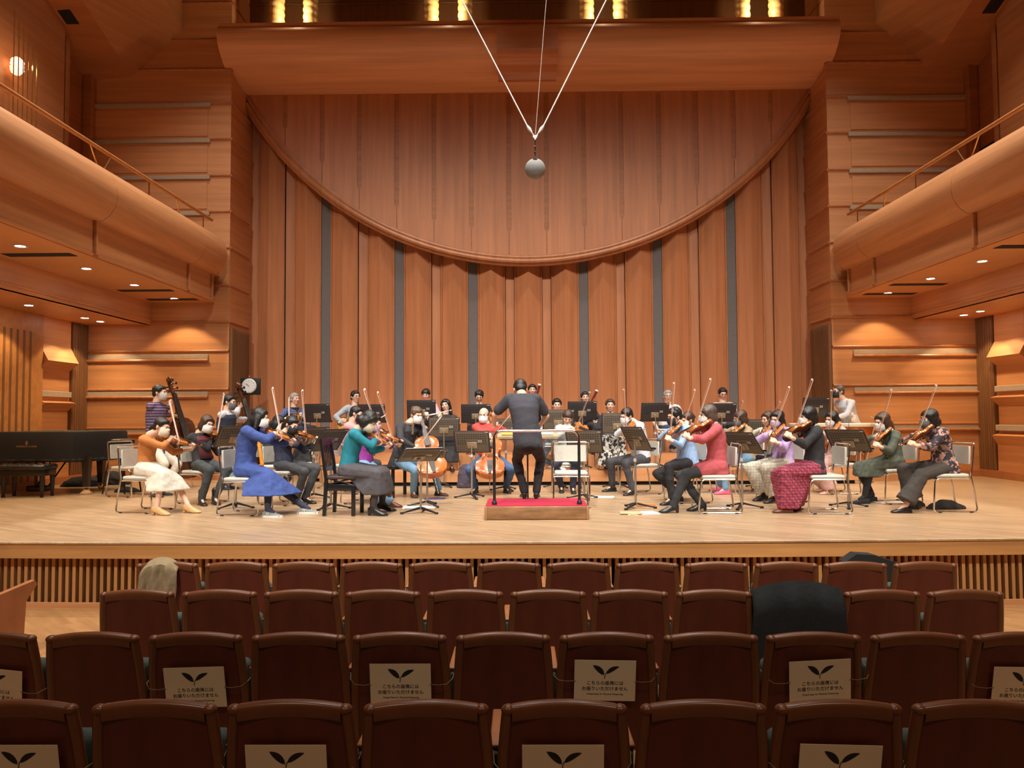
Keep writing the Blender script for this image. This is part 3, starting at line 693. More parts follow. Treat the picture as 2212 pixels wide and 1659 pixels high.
# violin family ---------------------------------------------------------------
VARN = wood('violin_varnish', (.50, .17, .035), (8, 40, 8), .22, .15, .6, .5); VARND = wood('violin_back_varnish', (.17, .048, .014), (30, 8, 8), .2, .25, .6, .5)
CELLV = wood('cello_varnish', (.52, .13, .025), (8, 20, 8), .2, .15, .6, .5); BASSV = wood('bass_varnish', (.10, .03, .012), (8, 20, 8), .25, .2, .6, .4)
EBON = mat('ebony', (.02, .019, .02), .3); STR = mat('strings', (.7, .7, .68), .3, 1.)
WPTS = [(0, .004), (.006, .04), (.02, .07), (.045, .094), (.085, .104), (.12, .097), (.142, .08), (.152, .069), (.17, .059), (.19, .056), (.21, .057), (.225, .063), (.235, .073), (.25, .079), (.285, .084), (.315, .077), (.338, .056), (.350, .03), (.355, .006)]
def make_fiddle(name, var, varb, k=1., tk=1., pin=0.):
    t = empty(name); m = MB(); rings = []
    for x, w_ in WPTS:
        e = min(1, w_ / .05); h = .016 * tk; ring = []
        for i in range(9):
            y = -1 + i / 4; ring.append(V((x, y * w_ * (1.03), h + .014 * (1 - y * y) * e)))
        ring += [V((x, w_ * .96, h - .003)), V((x, w_ * .96, -h + .003))]
        for i in range(9):
            y = 1 - i / 4; ring.append(V((x, y * w_ * 1.03, -h - .012 * (1 - y * y) * e)))
        ring += [V((x, -w_ * .96, -h + .003)), V((x, -w_ * .96, h - .003))]
        rings.append([p * k for p in ring])
    m.loft(rings); b = m.build('body', var, t)
    # split off the back with its darker varnish
    m = MB(); m.loft([[p - V((0, 0, .0006 * k)) for p in [r[i] for i in range(10, 21)]] for r in rings], False, False); m.build('back_plate', varb, t)
    h = .016 * tk * k
    m = MB(); m.tube([(.345 * k, 0, h - .004 * k), (.42 * k, 0, h + .004 * k), (.495 * k, 0, h + .004 * k)], [.014 * k, .011 * k, .011 * k], 10)
    m.hull([V((.345 * k, s * .016 * k, z * k)) for s in (-1, 1) for z in (-.018 * tk, .014 * tk)] + [V((.39 * k, s * .01 * k, h - .005 * k)) for s in (-1, 1)])
    m.build('neck', varb, t)
    m = MB(); pts = [(.495 * k, 0, h + .002 * k), (.53 * k, 0, h - .006 * k), (.565 * k, 0, h - .014 * k)]; rr = [.012 * k, .012 * k, .010 * k]
    for i in range(14):
        q = R(-90 + i * 36); rad = .017 * (1 - i / 17); pts.append(((.572 + rad * math.cos(q) ) * k, 0, h + (.002 + rad * math.sin(q)) * k)); rr.append((.0095 - i * .0003) * k)
    m.tube(pts, rr, 8); m.tube([(.574 * k, -.019 * k, h + .003 * k), (.574 * k, .019 * k, h + .003 * k)], .009 * k, 8); m.build('scroll', varb, t)
    m = MB()
    for x, s in ((.508, 1), (.522, -1), (.536, 1), (.55, -1)): m.tube([(x * k, -s * .014 * k, h - .004 * k), (x * k, s * .032 * k, h - .004 * k)], [.004 * k, .0035 * k], 6); m.sphere((x * k, s * .037 * k, h - .004 * k), (.009 * k, .007 * k, .004 * k), None, 8, 5)
    m.build('pegs', EBON, t)
    m = MB(); m.hull([V((x * k, s * w_ * k, h + z * k)) for x, w_, z in ((.235, .021, .030), (.235, .021, .036), (.495, .012, .010), (.495, .012, .016)) for s in (-1, 1)]); m.build('fingerboard', EBON, t)
    m = MB(); m.hull([V((x * k, s * w_ * k, h + z * k)) for x, w_, z in ((.004, .010, .016), (.004, .010, .022), (.115, .021, .022), (.115, .021, .028)) for s in (-1, 1)]); m.build('tailpiece', EBON, t)
    m = MB(); m.hull([V((.158 * k, s * .021 * k, h + .01 * k)) for s in (-1, 1)] + [V((.163 * k, s * .021 * k, h + .01 * k)) for s in (-1, 1)] + [V((.16 * k, s * .018 * k, h + .040 * k)) for s in (-1, 1)] + [V((.161 * k, 0, h + .044 * k))]); m.build('bridge', mat('maple_bridge', (.6, .42, .22), .5), t)
    m = MB()
    for s in (-1, 1):
        for j in (0, 1): 
            y = s * (.006 + j * .011); m.tube([(.115 * k, y * .9 * k, h + .028 * k), (.16 * k, y * k, h + .043 * k), (.495 * k, y * .5 * k, h + .018 * k)], .0007 * k, 4)
    m.build('strings', STR, t)
    for s in (-1, 1):
        m = MB(); m.tube([((.130 + .06 * u) * k, s * (.052 - .022 * u + .006 * math.sin(u * 6.28)) * k, h + (.0105 + .004 * (1 - abs(1 - 2*u)) ) * k) for u in [i / 8 for i in range(9)]], .0022 * k, 6); m.build('sound_hole', BLACKGAP, t)
    if not pin:
        m = MB(); m.sphere((.028 * k, .045 * k, h + .022 * k), (.03 * k, .04 * k, .008 * k), None, 12, 6); m.build('chin_rest', EBON, t)
    else:
        m = MB(); m.tube([(0, 0, 0), (-pin, 0, 0)], [.008, .005], 8); m.sphere((-pin, 0, 0), .009, None, 8, 5); m.build('endpin', CHROME, t)
    remember(t); return t
FID = {'violin': make_fiddle('violin', VARN, VARND), 'viola': make_fiddle('viola', VARN, VARND, 1.12, 1.05), 'cello': make_fiddle('cello', CELLV, CELLV, 2.1, 1.5, .30), 'double_bass': make_fiddle('double_bass', BASSV, BASSV, 3.05, 1.5, .16)}
FIDU = {}
def frame_M(o, x, zh):
    x = x.normalized(); y = V(zh).cross(x).normalized(); z = x.cross(y)
    M = Matrix((x, y, z)).transposed().to_4x4(); M.translation = o; return M
def fiddle(kind, tail, head, nrm, lab):
    src = FID[kind]; t = src if kind not in FIDU else copy_tree(src); FIDU[kind] = 1
    t.matrix_world = frame_M(tail, head - tail, nrm); return tag(t, lab, kind.replace('_', ' '), {'violin': 'violins being played', 'viola': 'violas being played'}.get(kind, kind.replace('_', ' ') + 's being played'))
BOWM = wood('bow_stick', (.55, .26, .16), (2, 9, 9), .35); BOWH = mat('bow_hair', (.88, .84, .78), .5)
def make_bow():
    t = empty('bow'); m = MB(); m.tube([(0, 0, .012), (.2, 0, .0105), (.4, 0, .009), (.6, 0, .0115), (.735, 0, .020)], [.0052, .005, .0045, .004, .0035], 7); m.build('stick', BOWM, t)
    m = MB(); m.box((.03, -.0055, -.0065), (.735, .0055, -.0035)); m.build('hair', BOWH, t, False)
    m = MB(); m.rbox((.035, 0, .001), (.025, .006, .009), .003); m.build('frog', EBON, t)
    m = MB(); m.hull([V(p) for p in ((.725, -.003, .022), (.725, .003, .022), (.745, 0, .024), (.728, -.004, -.007), (.728, .004, -.007), (.752, 0, .004))]); m.build('tip', mat('bow_tip', (.85, .7, .55), .4), t)
    remember(t); return t
bow0 = make_bow(); bowu = [0]
def bow(frog, tip, zh, lab):
    t = bow0 if not bowu[0] else copy_tree(bow0); bowu[0] = 1
    t.matrix_world = frame_M(frog, tip - frog, zh); return tag(t, lab, 'bow', 'bows in the string players hands')
# ------------------------------------------------------------------ people
SKIN = mat('skin', (.74, .46, .34), .55, noise_mix=(6, .05)); EYE = mat('eye_dark', (.03, .02, .015), .4); LIP = mat('lip', (.50, .18, .14), .5)
HB = mat('black_hair', (.011, .010, .010), .42, spec=.55, bump=(110, .55, .12)); HBR = mat('brown_hair', (.055, .03, .02), .4, bump=(110, .55, .12)); HG = mat('grey_hair', (.33, .32, .31), .5, bump=(110, .55, .12)); HDG = mat('dark_greying_hair', (.07, .06, .055), .5, bump=(110, .55, .12))
def cloth(name, col, rough=.85): return mat('cloth_' + name, col, rough, noise_mix=(10, .10), bump=(120, .25))
def plaid(name, base, lines, sc=14., wd=.18):
    m = mat('cloth_' + name, base, .85); nt = m.node_tree; b = nt.nodes['Principled BSDF']; tc = nt.nodes.new('ShaderNodeTexCoord'); cur = None
    for k, (axis, col, off) in enumerate(lines):
        wv = nt.nodes.new('ShaderNodeTexWave'); wv.bands_direction = axis; wv.inputs['Scale'].default_value = sc; wv.inputs['Phase Offset'].default_value = off
        nt.links.new(tc.outputs['Object'], wv.inputs['Vector'])
        gt = nt.nodes.new('ShaderNodeMath'); gt.operation = 'GREATER_THAN'; gt.inputs[1].default_value = 1 - wd; nt.links.new(wv.outputs['Fac'], gt.inputs[0])
        mx = nt.nodes.new('ShaderNodeMix'); mx.data_type = 'RGBA'; mx.inputs[7].default_value = (*col, 1)
        if cur is None: mx.inputs[6].default_value = (*base, 1)
        else: nt.links.new(cur, mx.inputs[6])
        hf = nt.nodes.new('ShaderNodeMath'); hf.operation = 'MULTIPLY'; hf.inputs[1].default_value = .65; nt.links.new(gt.outputs[0], hf.inputs[0]); nt.links.new(hf.outputs[0], mx.inputs[0]); cur = mx.outputs[2]
    nt.links.new(cur, b.inputs['Base Color']); return m
def blotch(name, base, cols, sc=16., th=.55):
    m = mat('cloth_' + name, base, .8); nt = m.node_tree; b = nt.nodes['Principled BSDF']; tc = nt.nodes.new('ShaderNodeTexCoord'); cur = None
    for k, col in enumerate(cols):
        nz = nt.nodes.new('ShaderNodeTexNoise'); nz.inputs['Scale'].default_value = sc; nz.inputs['Detail'].default_value = 3
        mp = nt.nodes.new('ShaderNodeMapping'); mp.inputs['Location'].default_value = (k * 7.3, k * 3.1, 0); nt.links.new(tc.outputs['Object'], mp.inputs[0]); nt.links.new(mp.outputs[0], nz.inputs['Vector'])
        gt = nt.nodes.new('ShaderNodeMath'); gt.operation = 'GREATER_THAN'; gt.inputs[1].default_value = th + .02 * k; nt.links.new(nz.outputs['Fac'], gt.inputs[0])
        mx = nt.nodes.new('ShaderNodeMix'); mx.data_type = 'RGBA'; mx.inputs[7].default_value = (*col, 1)
        if cur is None: mx.inputs[6].default_value = (*base, 1)
        else: nt.links.new(cur, mx.inputs[6])
        nt.links.new(gt.outputs[0], mx.inputs[0]); cur = mx.outputs[2]
    nt.links.new(cur, b.inputs['Base Color']); return m
WRK = bpy.data.textures.new('cloth_folds', 'CLOUDS'); WRK.noise_scale = .085; WRK.noise_depth = 2
def wrinkle(o, k=.016):
    k *= 1.15
    d = o.modifiers.new('folds', 'DISPLACE'); d.texture = WRK; d.texture_coords = 'LOCAL'; d.strength = k; d.mid_level = .5; return o
def ik(a, b, l1, l2, hint):
    d = b - a; L = d.length
    if L > (l1 + l2) * .998: k = L / ((l1 + l2) * .998); l1 *= k; l2 *= k
    if L < abs(l1 - l2) + .02: L = abs(l1 - l2) + .02
    u = d.normalized(); x = (l1 * l1 - l2 * l2 + L * L) / (2 * L); h = math.sqrt(max(0, l1 * l1 - x * x))
    p = hint - u * hint.dot(u)
    if p.length < 1e-5: p = u.orthogonal()
    return a + u * x + p.normalized() * h
def hand(mb, W, d, n, side, curl=45., k=1., spread=1.):
    """wrist W, pointing d, palm looks toward n; side +1 when the thumb lies toward d x n"""
    d = d.normalized(); n = (n - d * n.dot(d)).normalized(); a = d.cross(n) * side
    P = lambda x, y, z: W + (d * x + a * y + n * z) * k
    mb.cap(P(-.02, 0, 0), P(.02, 0, 0), .024 * k, .026 * k, 8)
    pts = []
    for x, hw in ((.01, .024), (.045, .036), (.083, .037)):
        for s in (-1, 1):
            for z in (-.011, .011): pts.append(P(x, s * hw, z))
    mb.hull(pts)
    for i, (y, L) in enumerate(((.030, .070), (.010, .078), (-.011, .073), (-.031, .058))):
        p = P(.082, y, 0); q = R(curl * (.5 + .12 * i)); dd = d * math.cos(q) + n * math.sin(q) + a * (.05 * (1.5 - i) * spread)
        r = .0088 * k
        for j, f in enumerate((.45, .3, .25)):
            p2 = p + dd.normalized() * L * f * k; mb.cap(p, p2, r, r * .93, 7); p = p2; r *= .93
            q += R(curl * .75); dd = d * math.cos(q) + n * math.sin(q) + a * (.05 * (1.5 - i) * spread)
    t0 = P(.022, .026, .004); t1 = P(.052, .052, .016 + .0002 * curl); t2 = P(.085, .056, .022 + .0004 * curl)
    mb.cap(t0, t1, .012 * k, .010 * k, 7); mb.cap(t1, t2, .010 * k, .0085 * k, 7)
def shoe(mb, ank, toe_d, floor, kind='shoe', k=1.):
    t = V((toe_d.x, toe_d.y, 0)).normalized(); s = V((-t.y, t.x, 0)); h = {'pump': .05, 'heelboot': .045, 'loafer': .018}.get(kind, .012)
    b = V((ank.x, ank.y, floor)); P = lambda x, y, z: b + t * x * k + s * y * k + UP * z * k
    pts = []
    for x, hw, zt, zb in ((-.065, .022, .05 + h, h), (-.045, .032, .06 + h, h), (.02, .034, .058 + h * .8, h * .8), (.09, .044, .045, .004), (.14, .042, .034, .003), (.175, .028, .026, .004), (.19, .010, .016, .006)):
        for q in (-1, 1): pts += [P(x, q * hw, zb), P(x, q * hw * .8, zt), P(x, q * hw * 1.02, (zb + zt) / 2)]
    mb.hull(pts)
    if kind in ('pump', 'heelboot', 'loafer'): mb.hull([P(x, y, z) for x in (-.065, -.03) for y in (-.018, .018) for z in (.001, h + .01)])
    else: mb.hull([P(x, y, z) for x in (-.068, .12) for y in (-.036, .036) for z in (.001, .02)])
    if kind in ('boot', 'heelboot'): mb.cap(ank + UP * .0, ank + UP * .10, .040, .043, 12)
SIDES = {}
def person(sp):
    g = lambda k, d=None: sp.get(k, d)
    fz = g('fz', 0.); s = g('s', 1.); Y = sp['Y']; hip = at(*sp['hip'], Y); hip.z = fz + g('sh_', .555) if g('sit', 1) else hip.z; neck = at(*sp['neck'], Y + g('nd', 0)); hd = at(*sp['head'], Y + g('nd', 0) + g('hd', 0))
    phi = R(g('phi', 0)); fw = V((math.cos(phi), math.sin(phi), 0)); rt = V((math.sin(phi), -math.cos(phi), 0))
    root = empty('person', (hip.x, hip.y, fz)); tag(root, sp['label'], 'person'); off = -root.location
    male = g('male', 0); sw = g('sw', .185 if male else .165) * s
    def fin(mb, name, m, vox=.008, sm=3, wr=0., fac=.5):
        mb.v = [p + off for p in mb.v]; o = mb.build(name, m, root, True, False)
        if vox: bolt(o, vox, sm, fac)
        if wr: wrinkle(o, wr)
        return o
    spine = (neck - hip).normalized(); back = -fw
    mid = (hip + neck) / 2 + (back * g('slump', .02))
    tw = R(g('twist', 0)); rs = (Matrix.Rotation(tw, 3, 'Z') @ rt)
    SRt = neck + rs * sw - spine * .055; SLt = neck - rs * sw - spine * .055
    if g('shr'): SRt = SRt + UP * g('shr')
    # ---- head frame
    hp = R(g('hphi', g('phi', 0))); pit = R(g('pitch', 0)); rol = R(g('roll', 0))
    HM = Matrix.Rotation(hp - R(90), 3, 'Z') @ Matrix.Rotation(-pit, 3, 'X') @ Matrix.Rotation(rol, 3, 'Y')
    hs = g('hs', 1.03); H = lambda x, y, z: hd + HM @ (V((x, y, z)) * hs)
    B = MB()
    def E(mb, c, r, n=14, m=10): mb.sphere(H(*c), tuple(q * hs for q in r), HM, n, m)
    E(B, (0, -.014, .024), (.075, .092, .088)); E(B, (0, .018, -.018), (.063, .076, .085)); E(B, (0, .05, -.085), (.030, .030, .024)); E(B, (0, .02, -.07), (.05, .05, .04))
    B.cap(H(0, .088, .012), H(0, .104, -.020), .008, .0115, 8); E(B, (0, .094, -.028), (.016, .010, .008), 8, 6)
    for q in (-1, 1):
        E(B, (q * .077, -.008, -.008), (.011, .020, .032), 8, 6); E(B, (q * .035, .07, -.015), (.024, .02, .022), 8, 6)
    E(B, (0, .082, .030), (.045, .012, .008), 8, 6)
    B.cap(H(0, -.02, -.06), neck + spine * .0, .052 * (1.1 if male else .95), .058 * (1.1 if male else 1.), 12)
    # trunk core, arms, legs: one body
    B.chain([hip, mid, neck - spine * .08], [.10, .09, .09], 12); B.cap(SRt.lerp(SLt, .12) - spine * .01, SLt.lerp(SRt, .12) - spine * .01, .036, .036, 10)
    hips = [hip + rt * .085 - UP * .01, hip - rt * .085 - UP * .01]
    feet = []; knees = []
    th, sh = g('thigh', .43) * s, g('shin', .42) * s
    for i, f in enumerate(g('feet', [])):
        a = atz(f[0], f[1], fz) + UP * .095; feet.append(a)
        td = V((math.cos(R(f[2])), math.sin(R(f[2])), 0)) if len(f) > 2 else fw
        a = a - td * .04; feet[i] = a
        kh = fw * g('kf', 1.) + UP * g('ku', .7) + rt * ((.25 if i == 0 else -.25) * g('kn', 1))
        k_ = ik(hips[i], a, th, sh, kh)
        if g('knee') and g('knee')[i]:
            kk = g('knee')[i]; k_ = reach(hips[i], kk[0], kk[1], th, kk[2] > 0)
        knees.append(k_); feet[i] = (a, td)
        B.chain([hips[i], k_, a], [.06, .042, .033], 10)
        B.cap(a, a + td * .09 - UP * .055, .025, .016, 8)
    arms = {}
    for side, S, tgt in (('r', SRt, g('rw')), ('l', SLt, g('lw'))):
        if tgt is None: tgt = S - UP * .45 + fw * .12
        sg = 1 if side == 'r' else -1
        hint = g(side + 'e', None)
        hint = (rt * sg * hint[0] + fw * hint[1] + UP * hint[2]) if hint else (rt * sg * .6 - UP * .8 - fw * .1)
        e = ik(S, tgt, .275 * s, .245 * s, hint); arms[side] = (S, e, tgt)
        B.chain([S.lerp(neck, .12), e], [.036, .032], 10); B.cap(e, tgt, .036, .024, 10)
        d = g(side + 'd'); n = g(side + 'n'); d = d if d is not None else (tgt - e); n = n if n is not None else (-rt * sg)
        hand(B, tgt, d, n, g(side + 't', sg), g(side + 'c', 50), .98 * s)
    fin(B, 'body', SKIN, g('vox', .0075), 2)
    # ---- face details
    for q in (-1, 1):
        F_ = MB(); E(F_, (q * .029, .0855, .006), (.0125, .006, .0038), 8, 5); fin(F_, 'eye', EYE, 0)
        F_ = MB(); F_.tube([H(q * .015, .093, .026), H(q * .03, .0925, .031), H(q * .044, .083, .027)], [.0028, .003, .002], 5); fin(F_, 'eyebrow', g('hair')[1] if g('hair') else HB, 0)
    if g('mask'):
        K = MB(); vs = []; NA, NZ = 15, 8
        for j in range(NZ + 1):
            v = j / NZ; z = -.112 + v * .108; bul = .012 * math.sin(math.pi * v); sc = .70 + .42 * math.sin(math.pi * (.18 + .60 * v)) ** 1.0 * .8
            for i in range(NA + 1):
                u = (i / NA * 2 - 1); a = u * R(78); x = .068 * sc * math.sin(a) * 1.02; y = .012 + (.083 * sc + bul * 1.3 + .006) * math.cos(a) ** .9
                vs.append(H(x, y + (.010 if v > .75 and abs(u) < .2 else 0), z + (.010 * (1 - abs(u)) if v > .9 else 0) - (.0 if j else .0)))
        W_ = NA + 1; K.add(vs, [(j*W_+i, j*W_+i+1, (j+1)*W_+i+1, (j+1)*W_+i) for j in range(NZ) for i in range(NA)])
        o = fin(K, 'face_mask', g('mask'), 0); so = o.modifiers.new('cloth', 'SOLIDIFY'); so.thickness = .004
        for q in (-1, 1): K = MB(); K.tube([H(q * .066, .035, -.025), H(q * .08, .0, .012), H(q * .083, -.022, -.005), H(q * .078, -.01, -.045), H(q * .06, .03, -.07)], .0016, 5); fin(K, 'ear_loop', g('mask'), 0)
    else:
        K = MB(); E(K, (0, .090, -.058), (.021, .008, .0065), 10, 6); fin(K, 'lips', LIP, 0)
    if g('glasses'):
        K = MB()
        for q in (-1, 1):
            K.tube([H(q * (.031 + .021 * math.cos(a)), .102, .004 + .016 * math.sin(a)) for a in [i * .523 for i in range(12)]], .0022, 5, True); K.tube([H(q * .052, .10, .006), H(q * .08, .0, .008)], .002, 5)
        K.tube([H(-.01, .104, .006), H(.01, .104, .006)], .002, 5); fin(K, 'glasses', mat('glasses_frame', (.05, .035, .03), .3, .5), 0)
    # ---- hair
    st, hm = g('hair', ('short', HB)); A = MB()
    if st != 'bald':
        E(A, (0, -.024, .036), (.084, .097, .090))
        if st not in ('receding',): E(A, (0, .030, .072), (.060, .046, .036))
        E(A, (0, -.055, -.015), (.076, .055, .07))
        for q in (-1, 1): E(A, (q * .066, -.005, .035), (.022, .045, .05))
    else:
        E(A, (0, -.045, -.005), (.081, .066, .055))
        for q in (-1, 1): E(A, (q * .068, -.015, .012), (.018, .05, .035))
    if st in ('bob', 'long', 'longpony', 'fullbob'):
        e_ = 1.15 if st == 'fullbob' else 1.
        for q in (-1, 1): E(A, (q * .070, -.012, -.035), (.026 * e_, .052 * e_, .080)); E(A, (q * .062, .03, .03), (.026, .035, .05))
        E(A, (0, -.062 * e_, -.05), (.080 * e_, .058 * e_, .075))
    if st == 'fringe' or st in ('fullbob', 'bob'): E(A, (0, .056, .052), (.060, .032, .036))
    if st == 'long':
        A.chain([H(0, -.075, -.06), H(0, -.095, -.16), H(0, -.10, -.25)], [.07, .062, .035], 12)
        for q in (-1, 1): A.chain([H(q * .068, -.01, -.05), H(q * .078, .0, -.14), H(q * .07, .01, -.22)], [.032, .028, .014], 10)
    if st in ('pony', 'longpony'): A.chain([H(0, -.10, .0), H(0, -.135, -.06), H(0, -.13, -.17 if st == 'pony' else -.28)], [.028, .03, .012], 10)
    if st == 'bun': E(A, (0, -.115, .0), (.036, .032, .034))
    if st == 'tousled':
        random.seed(int(hd.x * 100))
        for i in range(16):
            a, b_ = random.uniform(0, 6.28), random.uniform(.2, 1.2); E(A, (.07 * math.cos(a) * math.cos(b_), -.02 + .08 * math.sin(a) * math.cos(b_), .04 + .075 * math.sin(b_)), (.028, .028, .022), 8, 6)
    fin(A, 'hair', hm, .009, 2)
    # ---- top
    T = MB(); tc = g('top'); w_ = (1.12 if male else .97) * g('fat', 1.) * s
    low = g('hem', .02)
    ring_c = [(hip - spine * low * 1.0 + fw * g('hemf', 0) * low, .165 + low * g('flare', .2), .125 + low * g('flare', .2) * .8), (hip + spine * .06, .160, .122), (mid * .8 + hip * .2, .142, .110), (mid * .6 + neck * .4, .162, .120), (neck - spine * .10, .175, .115), (neck - spine * .045, .15, .085), (neck + spine * .012, .064, .060)]
    rings = []
    for j, (c, a_, b_) in enumerate(ring_c):
        ax = (rt if j < 3 else rs); fx = spine.cross(ax) * -1
        fx = ax.cross(spine); ring = [c + ax * (a_ * w_ * math.cos(q)) + fx * (b_ * w_ * math.sin(q)) for q in [i * math.tau / 24 for i in range(24)]]; rings.append(ring)
    T.loft(rings)
    sl = g('sleeve', 'long'); sr_ = g('sr', .05)
    for side in ('r', 'l'):
        S, e, wv = arms[side]
        S2 = S + (neck - S) * .06
        T.cap(S2.lerp(neck, .25), S2 + (e - S2) * .25, .06 * w_, sr_ * 1.16, 12)
        if sl == 'short': T.cap(S2, S2 + (e - S2) * .72, .062 * w_, sr_ * 1.15, 12)
        else:
            T.cap(S2, e, .058 * w_, sr_, 12)
            if sl == 'long': T.cap(e, e + (wv - e) * .88, sr_, sr_ * .74, 12)
            elif sl == 'elbow': T.cap(e, e + (wv - e) * .35, sr_, sr_ * .95, 12)
            elif sl == 'threeq': T.cap(e, e + (wv - e) * .62, sr_, sr_ * .85, 12)
    if g('lap'):
        for i, k_ in enumerate(knees): T.cap(hips[i] + UP * .015, hips[i].lerp(k_, g('lap')) + UP * .01, .112 * w_, .092 * w_, 12)
    if g('collar'):
        T.tube([neck + spine * .012 + rs * (.062 * math.cos(q)) + rs.cross(spine) * (.06 * math.sin(q)) for q in [i * math.tau / 14 for i in range(14)]], .016, 8, True)
    if g('bot') and g('bot')[0] == 'dress':
        pass
    else: fin(T, 'top', tc, .0105, 3, g('wr', .014))
    # ---- bottom
    bk, bmat = g('bot', ('trousers', cloth('dark', (.02, .02, .024)))); Q = MB()
    if bk in ('trousers', 'jeans'):
        Q.sphere(hip - UP * .03, (.135 * w_, .15 * w_, .105), Matrix.Rotation(phi, 3, 'Z'), 14, 10)
        for i, k_ in enumerate(knees):
            a = feet[i][0]; f_ = g('leg', 1.); Q.cap(hips[i], k_, .092 * f_, .066 * f_, 12); Q.cap(k_, a - UP * .005, .066 * f_, .050 * f_ * g('cuff', 1.), 12)
    elif bk == 'wide':
        Q.sphere(hip - UP * .02, (.16 * w_, .15 * w_, .12), Matrix.Rotation(phi, 3, 'Z'), 14, 10)
        for i, k_ in enumerate(knees):
            a = feet[i][0]; hh = g('hemz', .12); b_ = V((a.x, a.y, fz + hh)) ; c_ = k_ + (b_ - k_) * .5
            Q.cap(hips[i], k_, .095, .08, 12); Q.cap(k_, c_, .085, .098, 14); Q.tube([c_, b_], [.098, .122], 16)
    elif bk in ('skirt', 'dress'):
        hz = g('hemz', .35); pts = []
        def sph(c, r): pts.extend([c + V((math.cos(a) * math.cos(b_), math.sin(a) * math.cos(b_), math.sin(b_))) * r for a in [i * .785 for i in range(8)] for b_ in (-1.2, -.4, .4, 1.2)])
        sph(hips[0], .115); sph(hips[1], .115); sph(knees[0] + UP * .0, .075); sph(knees[1], .075); Q.hull(pts); pts = []
        fl = g('fl', .08)
        for i in (0, 1):
            k_ = knees[i]; a = feet[i][0]; u = (k_.z - (fz + hz)) / max(.05, k_.z - a.z); hm_ = k_ + (a - k_) * u; sph(k_, .075)
            sgn = rt if i == 0 else -rt
            pts += [hm_ + fw * .09 + sgn * (.04 + fl), hm_ - fw * (.12 + g('flb', 0)) + sgn * (.04 + fl), hm_ + fw * (.10 + fl)]
        pts += [hips[0] - UP * .06, hips[1] - UP * .06]; 
        Q.hull(pts)
        if bk == 'dress': Q.add(T.v, T.f)
    o = fin(Q, {'trousers': 'trousers', 'jeans': 'jeans', 'wide': 'wide_trousers', 'skirt': 'skirt', 'dress': 'dress'}[bk], bmat, .0115, 4 if bk in ('skirt', 'dress', 'wide') else 3, g('wrb', .018))
    if g('legs'):
        for i, k_ in enumerate(knees): L_ = MB(); L_.chain([k_, k_ + (feet[i][0] - k_) * .35, feet[i][0]], [.055, .056, .038], 12); L_.cap(feet[i][0], feet[i][0] - UP * .04 + feet[i][1] * .07, .036, .03, 8); fin(L_, 'stocking', g('legs'), .009, 2)
    if knees:
        for i in range(len(knees)):
            K = MB(); shoe(K, feet[i][0], feet[i][1], fz, g('shoe', 'shoe'), s); fin(K, g('shoen', 'shoe'), g('shoem', BLACK), .008, 2)
            if g('shoe') == 'sneaker':
                a_, t_ = feet[i]; s_ = V((-t_.y, t_.x, 0)); b_ = V((a_.x, a_.y, fz)) + off; o_ = root.children[-1]
                K = MB(); K.hull([b_ + t_ * x + s_ * (q * y) + UP * z for x, y in ((-.072, .024), (-.04, .037), (.06, .044), (.13, .046), (.19, .02)) for q in (-1, 1) for z in (.0, .022)]); K.build('sole', mat('white_rubber', (.8, .8, .78), .6), o_, True, False)
                K = MB()
                for j in range(4): c_ = b_ + t_ * (.035 + j * .022) + UP * (.072 - j * .009); K.tube([c_ - s_ * .024, c_ + UP * .007, c_ + s_ * .024], .004, 5)
                K.build('laces', mat('white_lace', (.8, .8, .8), .7), o_, True, False)
                if g('mark'):
                    K = MB()
                    for q in (-1, 1):
                        c_ = b_ + s_ * (q * .0425) + UP * .042; P3 = lambda x, z: c_ + t_ * x + UP * z
                        K.tube([P3(.0, -.015), P3(.006, .016), P3(.026, -.015), P3(.032, .016)], .0045, 5)
                    K.build('letter_mark', MATS['white_lace'], o_, True, False)
    if g('sash'):
        K = MB(); K.chain([at(*q_) for q_ in g('sash')], [.024] * 8, 8); fin(K, 'scarf', mat('cloth_orange', (.75, .25, .02), .8), .009, 3, .02)
    if g('vest'):
        K = MB(); r2 = [[p + (p - sum(r, V()) / 24).normalized() * .011 for p in r] for r in rings[:6]]; K.loft(r2, True); fin(K, 'vest', g('vest'), .0105, 3, .012)
    if g('inner'):   # front panel of an open jacket
        K = MB()
        for j in range(1, 6):
            pass
        r2 = [[(sum(rings[j], V()) / 24) + (rings[j][i] - sum(rings[j], V()) / 24) * 1.11 for i in range(13, 24)] for j in range(1, 6)]
        fr_ = [[p for p in r[2:-2]] for r in r2]; K.loft(fr_, False, False); o = fin(K, 'inner_top', g('inner'), 0); so = o.modifiers.new('cloth', 'SOLIDIFY'); so.thickness = .008
    if g('scarf'):
        K = MB(); K.tube([neck + spine * .0 + rs * (.08 * math.cos(q)) + rs.cross(spine) * (.078 * math.sin(q)) for q in [i * math.tau / 14 for i in range(14)]], .025, 8, True); K.cap(neck + fw * .09 - spine * .03, neck + fw * .125 - spine * .16, .022, .024); fin(K, 'scarf', g('scarf'), .009, 3)
    if g('seat', None):
        sc_ = g('seat'); c = V((hip.x, hip.y, fz)) - fw * g('sb', -.02)
        chair(c, g('cphi', g('phi', 0)), sc_)
    return dict(root=root, hip=hip, neck=neck, head=hd, fw=fw, rt=rt, knees=knees, arms=arms)
